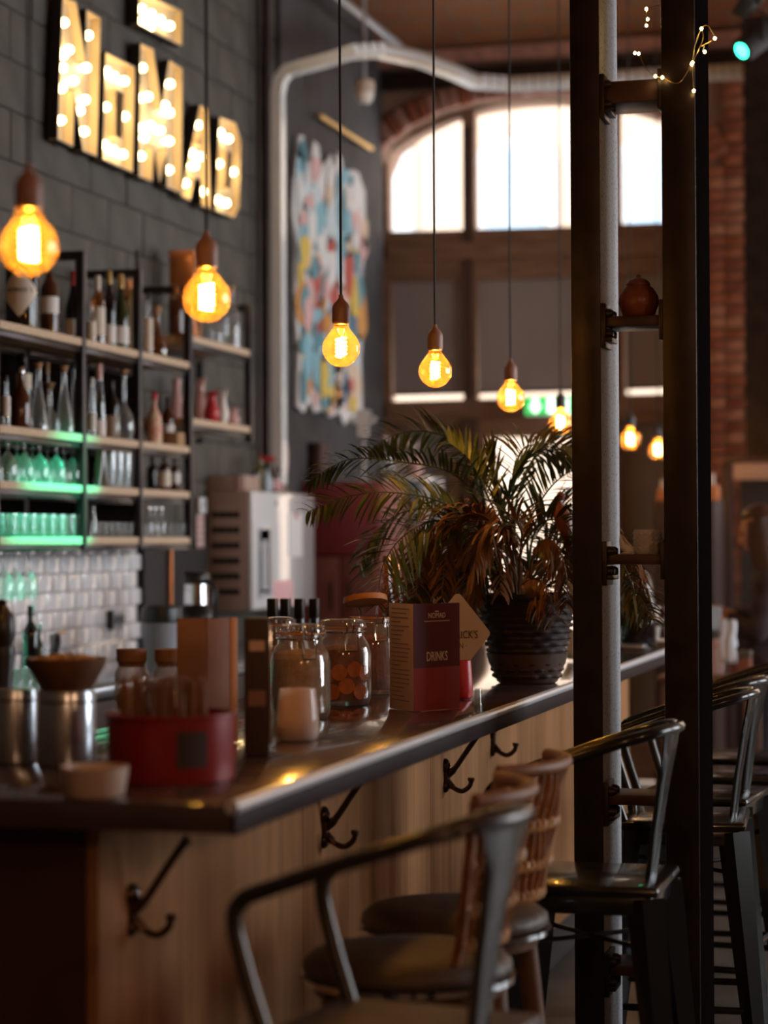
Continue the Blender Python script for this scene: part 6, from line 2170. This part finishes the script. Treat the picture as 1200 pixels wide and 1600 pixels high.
# hair: cap plus long locks
hb2 = bmesh.new()
bmesh.ops.create_uvsphere(hb2, u_segments=32, v_segments=24, radius=1)
dl = [v for v in hb2.verts if (v.co.x > .30 and v.co.z < .60) or (v.co.z < -.72) or (v.co.x > .05 and v.co.z < -.25)]
bmesh.ops.delete(hb2, geom=dl, context='VERTS')
for v in hb2.verts:
    x, y, z = v.co
    v.co = tilt @ Vector((.100 * x - .006, .086 * y, .124 * z + .003)) + HC
hme = bpy.data.meshes.new('hair_cap')
hb2.to_mesh(hme)
hb2.free()
hme.shade_smooth()
hme.materials.append(MATS['hair'])
ho = inst(hme, 'hair', wom)
sd_ = ho.modifiers.new('thickness', 'SOLIDIFY')
sd_.thickness = .012
sd_.offset = 0
lk = MB()
for i in range(30):
    a = R(62) + R(236) * i / 29
    x_, y_ = math.cos(a), math.sin(a)
    top_ = tilt @ Vector((.085 * x_ - .006, .080 * y_, .055)) + HC
    mid = Vector((HC.x - .010 + .100 * x_, .094 * y_, HC.z - .06))
    low = Vector((HC.x - .045 + .095 * x_, .110 * y_, HC.z - .20))
    end = Vector((HC.x - .055 + .085 * x_ + .02 * math.sin(i * 2.1), .105 * y_, HC.z - .31 - .02 * math.sin(i * 1.3)))
    lk.tube(smooth([top_, mid, low, end], 4), [.010] * 3 + [.015] * 7 + [.011, .006, .003], 7)
lk.obj('hair_locks', 'hair', ho)
for s_ in (-1, 1):
    q = tilt @ Vector((.080, s_ * .030, .008)) + HC
    MB().lathe([(0, -.010), (.007, -.007), (.010, 0), (.007, .007), (0, .010)], 12, q).obj('eye', 'eye', wom)
    q = tilt @ Vector((.002, s_ * .074, -.012)) + HC
    MB().lathe([(0, -.028), (.010, -.018), (.013, .002), (.015, .016), (.008, .028), (0, .030)], 10, q).obj('ear', 'skin', wom)
q = [tilt @ Vector((.096 - .35 * abs(y_) ** 1.3 * 1.0, y_, -.062)) + HC for y_ in (-.022, -.012, 0, .012, .022)]
MB().tube(q, [.002, .004, .0045, .004, .002], 8, flat=.9).obj('lips', 'lip', wom)

# ================================================================== warm fill globes, added out of view to brighten the faces towards the camera
for i, (x_, y_) in enumerate(((1.0, -1.6), (3.0, 0.6))):
    t = thing('fill_globe', ('added warm fill globe behind the viewer near the rear wall', 'added warm fill globe to the right of the viewer by the side wall')[i], 'lamp', (x_, y_, 3.1))
    MB().lathe([(0, -.16)] + [(.16 * math.cos(R(a)), .16 * math.sin(R(a))) for a in range(-80, 71, 10)] + [(.05, .155)], 24).obj('globe', emit('fill_glow', (1.0, .58, .30), 3.0) if i == 0 else 'fill_glow', t)
    MB().lathe([(0, .20), (.05, .19), (.055, .15), (.05, .148)], 16).obj('cap', 'brass', t)
    MB().tube([(0, 0, .19), (0, 0, 1.48)], .006, 6).obj('cord', 'cord', t)
    l = bpy.data.lights.new('fill_globe_light', 'POINT')
    l.color = (1.0, .56, .30)
    l.energy = 50
    l.shadow_soft_size = .17
    lo = bpy.data.objects.new('fill_globe_light', l)
    C.objects.link(lo)
    lo.parent = t
    lo.location = (0, 0, -.38)
